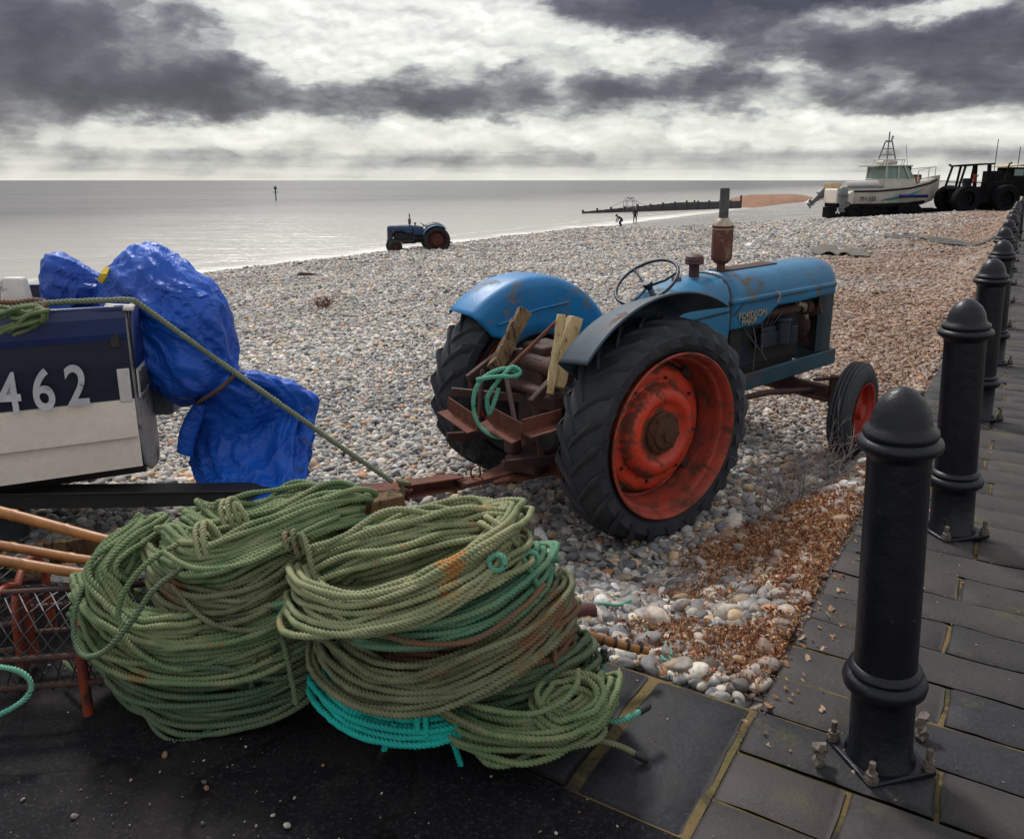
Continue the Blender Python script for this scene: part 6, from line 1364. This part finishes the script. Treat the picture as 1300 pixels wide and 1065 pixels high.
def outboard(loc, tilt, lab):
    r_ = empty('outboard_engine'); r_.parent = fb; r_.location = loc; r_.rotation_euler = (0, tilt, 0)
    MB().loft([[(x, y, z) for x, y, z in ((-.33 * k_, -.2 * k_, z_), (.22 * k_, -.2 * k_, z_), (.22 * k_, .2 * k_, z_), (-.33 * k_, .2 * k_, z_))] for z_, k_ in ((.0, .75), (.08, 1), (.45, 1.02), (.60, .78), (.63, .5))], closed=True, caps=True).build('cowl', M['fgrey'], r_, bevel=.05)
    MB().loft([[(x, y, z) for x, y, z in ((-.20 * k_, -.09 * k_, z_), (.12 * k_, -.09 * k_, z_), (.12 * k_, .09 * k_, z_), (-.20 * k_, .09 * k_, z_))] for z_, k_ in ((.0, 1.2), (-.5, .9), (-.95, .8))], closed=True, caps=True).build('leg', M['fgrey'], r_)
    MB().tube([(-.30, 0, -.95), (.22, 0, -.95)], [.07, .05], 10).box((-.1, 0, -.72), (.5, .3, .03)).build('gearcase', M['fgrey'], r_)
    q = MB()
    for i in range(3):
        a = i * 2.094; q.box((-.32, .12 * math.sin(a), -.95 + .12 * math.cos(a)), (.03, .10, .20), Matrix.Rotation(-a, 3, 'X'))
    q.build('propeller', M['white'], r_)
outboard((-.55, -1.12, z0 + .80), 0.0, ''); outboard((-.80, 1.05, z0 + .75), R_(52), '')
# gear in the bow
for nm_, c_, r__, mt_ in (('crate', (5.5, -.4, 2.25), .5, 'bamboo'), ('net_heap', (6.1, .1, 2.45), .45, 'maroon')):
    MB().box((c_[0], c_[1], z0 + c_[2] - .4), (r__, r__ * 1.4, r__ * .8), Matrix.Rotation(.3, 3, 'Z')).build(nm_, M[mt_], fb, bevel=.06)
b = MB().tube([(5.4, -.9, z0 + 1.7), (5.5, -.8, z0 + 2.5), (6.6, -.5, z0 + 2.65), (7.6, 0, z0 + 2.75), (6.6, .5, z0 + 2.65), (5.5, .8, z0 + 2.5), (5.4, .9, z0 + 1.7)], .03, 6).tube([(6.6, -.5, z0 + 1.9), (6.6, -.5, z0 + 2.65)], .03, 6).tube([(7.6, 0, z0 + 2.1), (7.6, 0, z0 + 2.75)], .03, 6); b.build('pulpit', M['white'], fb)
MB().box((5.0, -.2, z0 + 2.35), (.5, .5, .9), Matrix.Rotation(.3, 3, 'Z')).build('net_hauler', M['farblack'], fb, bevel=.1)
# its trailer
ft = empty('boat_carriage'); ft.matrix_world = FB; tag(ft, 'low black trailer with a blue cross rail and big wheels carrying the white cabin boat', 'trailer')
b = MB()
for y in (-1.0, 1.0): b.beam((-.2, y, .52), (8.2, y * .5, .60), .16, .24)
for x in (.3, 2.6, 5.2, 7.4): b.beam((x, -1.1, .50), (x, 1.1, .50), .14, .2)
b.box((1.3, 0, .48), (3.4, 2.2, .70)); b.box((4.6, 0, .55), (3.0, 1.6, .45)); b.build('chassis_and_shade', M['farblack'], ft)  # solid black boxes added between the frame beams as painted shade under the boat
for x, y in ((.35, -1.05), (.35, 1.05), (1.45, -1.05), (1.45, 1.05), (4.2, -1.30), (4.2, 1.30), (5.0, -1.30), (5.0, 1.30)):
    MB().lathe([(0, -.16), (.28, -.16), (.32, -.2), (.50, -.2), (.55, -.12), (.55, .12), (.50, .2), (.32, .2), (.28, .16), (0, .16)], (x, y, .50), axis='Y', seg=28).build('trailer_wheel', M['farblack'], ft)
b = MB().beam((3.5, -1.62, z0 + .78), (5.7, -1.62, z0 + .78), .12, .14).beam((3.6, -1.62, z0 + .78), (3.6, -1.62, .3), .12, .12).beam((5.6, -1.62, z0 + .78), (5.6, -1.62, .3), .12, .12)
MB().beam((3.5, -1.60, z0 + .86), (5.7, -1.60, z0 + .86), .16, .13).build('cross_rail', surf('far_blue', (.02, .04, .30), None, 3, .5), ft); b.build('wheel_guard', M['farblack'], ft)

# ------------------------------------------------------------------ black cab tractor, cabin vehicle, masts at the far right
def far_wheel(b, c, r, w_): b.lathe([(0, -w_ * .3), (r * .5, -w_ * .35), (r * .55, -w_ / 2), (r * .9, -w_ / 2), (r, -w_ * .3), (r, w_ * .3), (r * .9, w_ / 2), (r * .55, w_ / 2), (r * .5, w_ * .35), (0, w_ * .3)], c, axis='Y', seg=32); return b
CT = Matrix.Translation((32.3, 61.5, float(beach_z(34, 62.5)) - .12)) @ Matrix.Rotation(R_(6), 4, 'Z') @ Matrix.Scale(1.10, 4)
ct = empty('cab_tractor'); ct.matrix_world = CT; tag(ct, 'big black tractor with open windowed cab and four large wheels behind the white boat', 'tractor')
for x, r_ in ((.2, .90), (2.95, .92)):
    for y in (-.95, .95): MB().lathe([(.48, -.2), (.5, -.24), (.85, -.26), (r_ - .03, -.2), (r_ - .03, .2), (.85, .26), (.5, .24), (.48, .2)], (x, y, r_ - .03), axis='Y', seg=40).lathe([(0, .0), (.2, .06), (.25, -.05), (.50, -.02)], (x, y, r_ - .03), axis='Y', seg=30).build('wheel', M['farblack'], ct)
MB().box((1.4, 0, 1.05), (3.2, .9, 1.0)).box((2.9, 0, 1.50), (1.7, .85, 1.0)).box((.5, 0, 1.55), (1.7, 1.6, .22)).box((1.55, 0, .75), (1.0, 1.5, .35)).build('body', M['farblack'], ct, bevel=.05)
b = MB()
for y in (-.72, .72):
    b.beam((-.25, y, 1.6), (.08, y * .95, 3.0), .09, .12); b.beam((.50, y, 1.6), (.66, y * .95, 3.0), .08, .14); b.beam((1.85, y, 1.6), (1.72, y * .95, 3.05), .12, .22)
    b.beam((-.2, y, 1.95), (1.85, y, 1.9), .05, .05)
cabf = b.build('cab_frame', M['farblack'], ct); MB().loft([[(x, -.80, z), (x, .80, z)] for x, z in ((-.05, 2.98), (.9, 3.06), (2.05, 3.12))]).build('cab_roof', M['farblack'], ct, solid=.10)
MB().tube([(1.30, 0, 1.9), (1.30, 0, 2.25)], .03, 6).tube([(1.30 + .2 * math.cos(a), .2 * math.sin(a), 2.3 + .1 * math.cos(a)) for a in np.linspace(0, 2 * math.pi, 16, endpoint=False)], .02, 6, closed=True).build('steering_wheel', M['farblack'], ct)
MB().box((.75, 0, 1.95), (.4, .45, .5)).build('seat', M['darkcloth'], ct, bevel=.08)
MB().tube([(3.35, -.3, 1.8), (3.35, -.3, 2.95), (3.40, -.3, 3.12), (3.55, -.3, 3.2)], .055, 8).box((3.35, -.3, 2.15), (.28, .28, .8)).build('exhaust', M['farblack'], ct)
MB().tube([(-.45, .2, 3.0), (-.45, .2, 3.1)], .09, 8).beam((-.45, .2, 3.02), (0, .2, 3.0), .04, .04).build('work_lamp', M['farblack'], ct)
MB().box((1.45, .3, 2.2), (.1, .3, .55)).build('red_part', M['floatred'], ct)
CV = Matrix.Translation((37.3, 64.0, float(beach_z(39.5, 65)) - .1)) @ Matrix.Rotation(R_(14), 4, 'Z') @ Matrix.Scale(1.1, 4)
cv = empty('crab_boat'); cv.matrix_world = CV; tag(cv, 'dark hulled boat with windowed wheelhouse and thin masts at the far right edge', 'boat')
MB().loft([hullsec(-.6, .9, .65, 1.75), hullsec(1.5, 1.05, .6, 1.75), hullsec(3.2, .8, .75, 2.0), hullsec(4.3, .1, 1.3, 2.3)], caps=True).build('hull', M['farblack'], cv)
MB().loft([[(x, y, z) for x, y, z in ((-.1, -.75 + k_, zz), (1.9, -.75 + k_, zz), (1.9, .75 - k_, zz), (-.1, .75 - k_, zz))] for zz, k_ in ((1.7, 0), (2.55, .05))], closed=True, caps=True).build('wheelhouse', M['farblack'], cv, bevel=.03)
for x in (.35, 1.4): MB().box((x, -.735, 2.2), (.75, .04, .42)).build('window', M['glass'], cv)
MB().loft([[(x, -.85, z), (x, .85, z)] for x, z in ((-.5, 2.58), (.8, 2.72), (2.3, 2.66))]).build('roof', M['palewood'], cv, solid=.05)
for x, h_ in ((-1.0, 4.4), (.9, 3.9)): MB().tube([(x, 0, 1.6), (x, 0, h_)], .025, 6).build('mast', M['farblack'], cv)
MB().sphere((2.6, -.9, 1.95), .26, 16, 12).build('float_ball', M['floatred'], cv)
MB().box((-1.4, -.3, 1.95), (.8, .9, .7)).build('engine_box', M['farblack'], cv, bevel=.05)
for x in (.2, 2.4): MB().beam((x, -.7, .0), (x, -.4, 1.0), .15, .15).beam((x, .7, .0), (x, .4, 1.0), .15, .15).build('cradle', M['wood'], cv)
tag(MB().beam((40.5, 60.5, -.2), (37.0, 58.8, -.45), .28, .12).build('skid_timber', M['palewood']), 'pale skid timber on the shingle beside the farthest vehicles', 'timber')

# ------------------------------------------------------------------ grit, chips and stray pebbles on the slipway and paving
gx, gy = scatter_pts(.045, 1.2, 5.0); s_, t_ = st_of(gx, gy); k = (RNG.random(len(gx)) < .55 * (vnoise(gx * 2.2, gy * 2.2, 55) ** 2)) & ((t_ < -.02) | (s_ < -.02)); gx, gy, s_, t_ = gx[k], gy[k], s_[k], t_[k]; n = len(gx)
gz_ = np.where(t_ < 0, np.where(s_ > 0, tar_z(s_), 0.0), 0.0) + .003; sz = np.clip(.005 * np.exp(RNG.normal(0, .6, n)), .002, .024)
gc = np.array([(.20, .19, .18), (.34, .30, .24), (.10, .10, .11), (.28, .15, .08), (.48, .46, .42)])[RNG.integers(0, 5, n)] * RNG.uniform(.5, 1.1, (n, 1))
gr_ = gn_pebbles('grit', np.stack([gx, gy, gz_], -1), gc, RNG.uniform(0, 6.28, (n, 3)) * np.array([.1, .1, 1]), np.stack([sz, sz * .8, sz * .5], -1), M['pebble'])
tag(gr_, 'small stone chips and grit scattered over the dark slipway and paving', 'grit', kind='stuff')
gx, gy = scatter_pts(.03, 1.5, 6.0); s_, t_ = st_of(gx, gy); k = (RNG.random(len(gx)) < .25 * np.exp(-np.abs(s_ + .05) * 9)) & (s_ < .03) & (s_ > -.6) & (t_ > -.2); gx, gy = gx[k], gy[k]; n = len(gx); sz = RNG.uniform(.010, .03, n)
lf_ = gn_pebbles('stray_litter', np.stack([gx, gy, np.full(n, .008)], -1), np.array([(.34, .18, .09), (.22, .11, .06), (.42, .30, .18)])[RNG.integers(0, 3, n)], RNG.uniform(0, 6.28, (n, 3)) * np.array([.1, .1, 1]), np.stack([sz, sz, sz * .5], -1), M['litter'], 'leaf')
tag(lf_, 'few brown weed scraps blown onto the kerb setts', 'seaweed', kind='stuff')
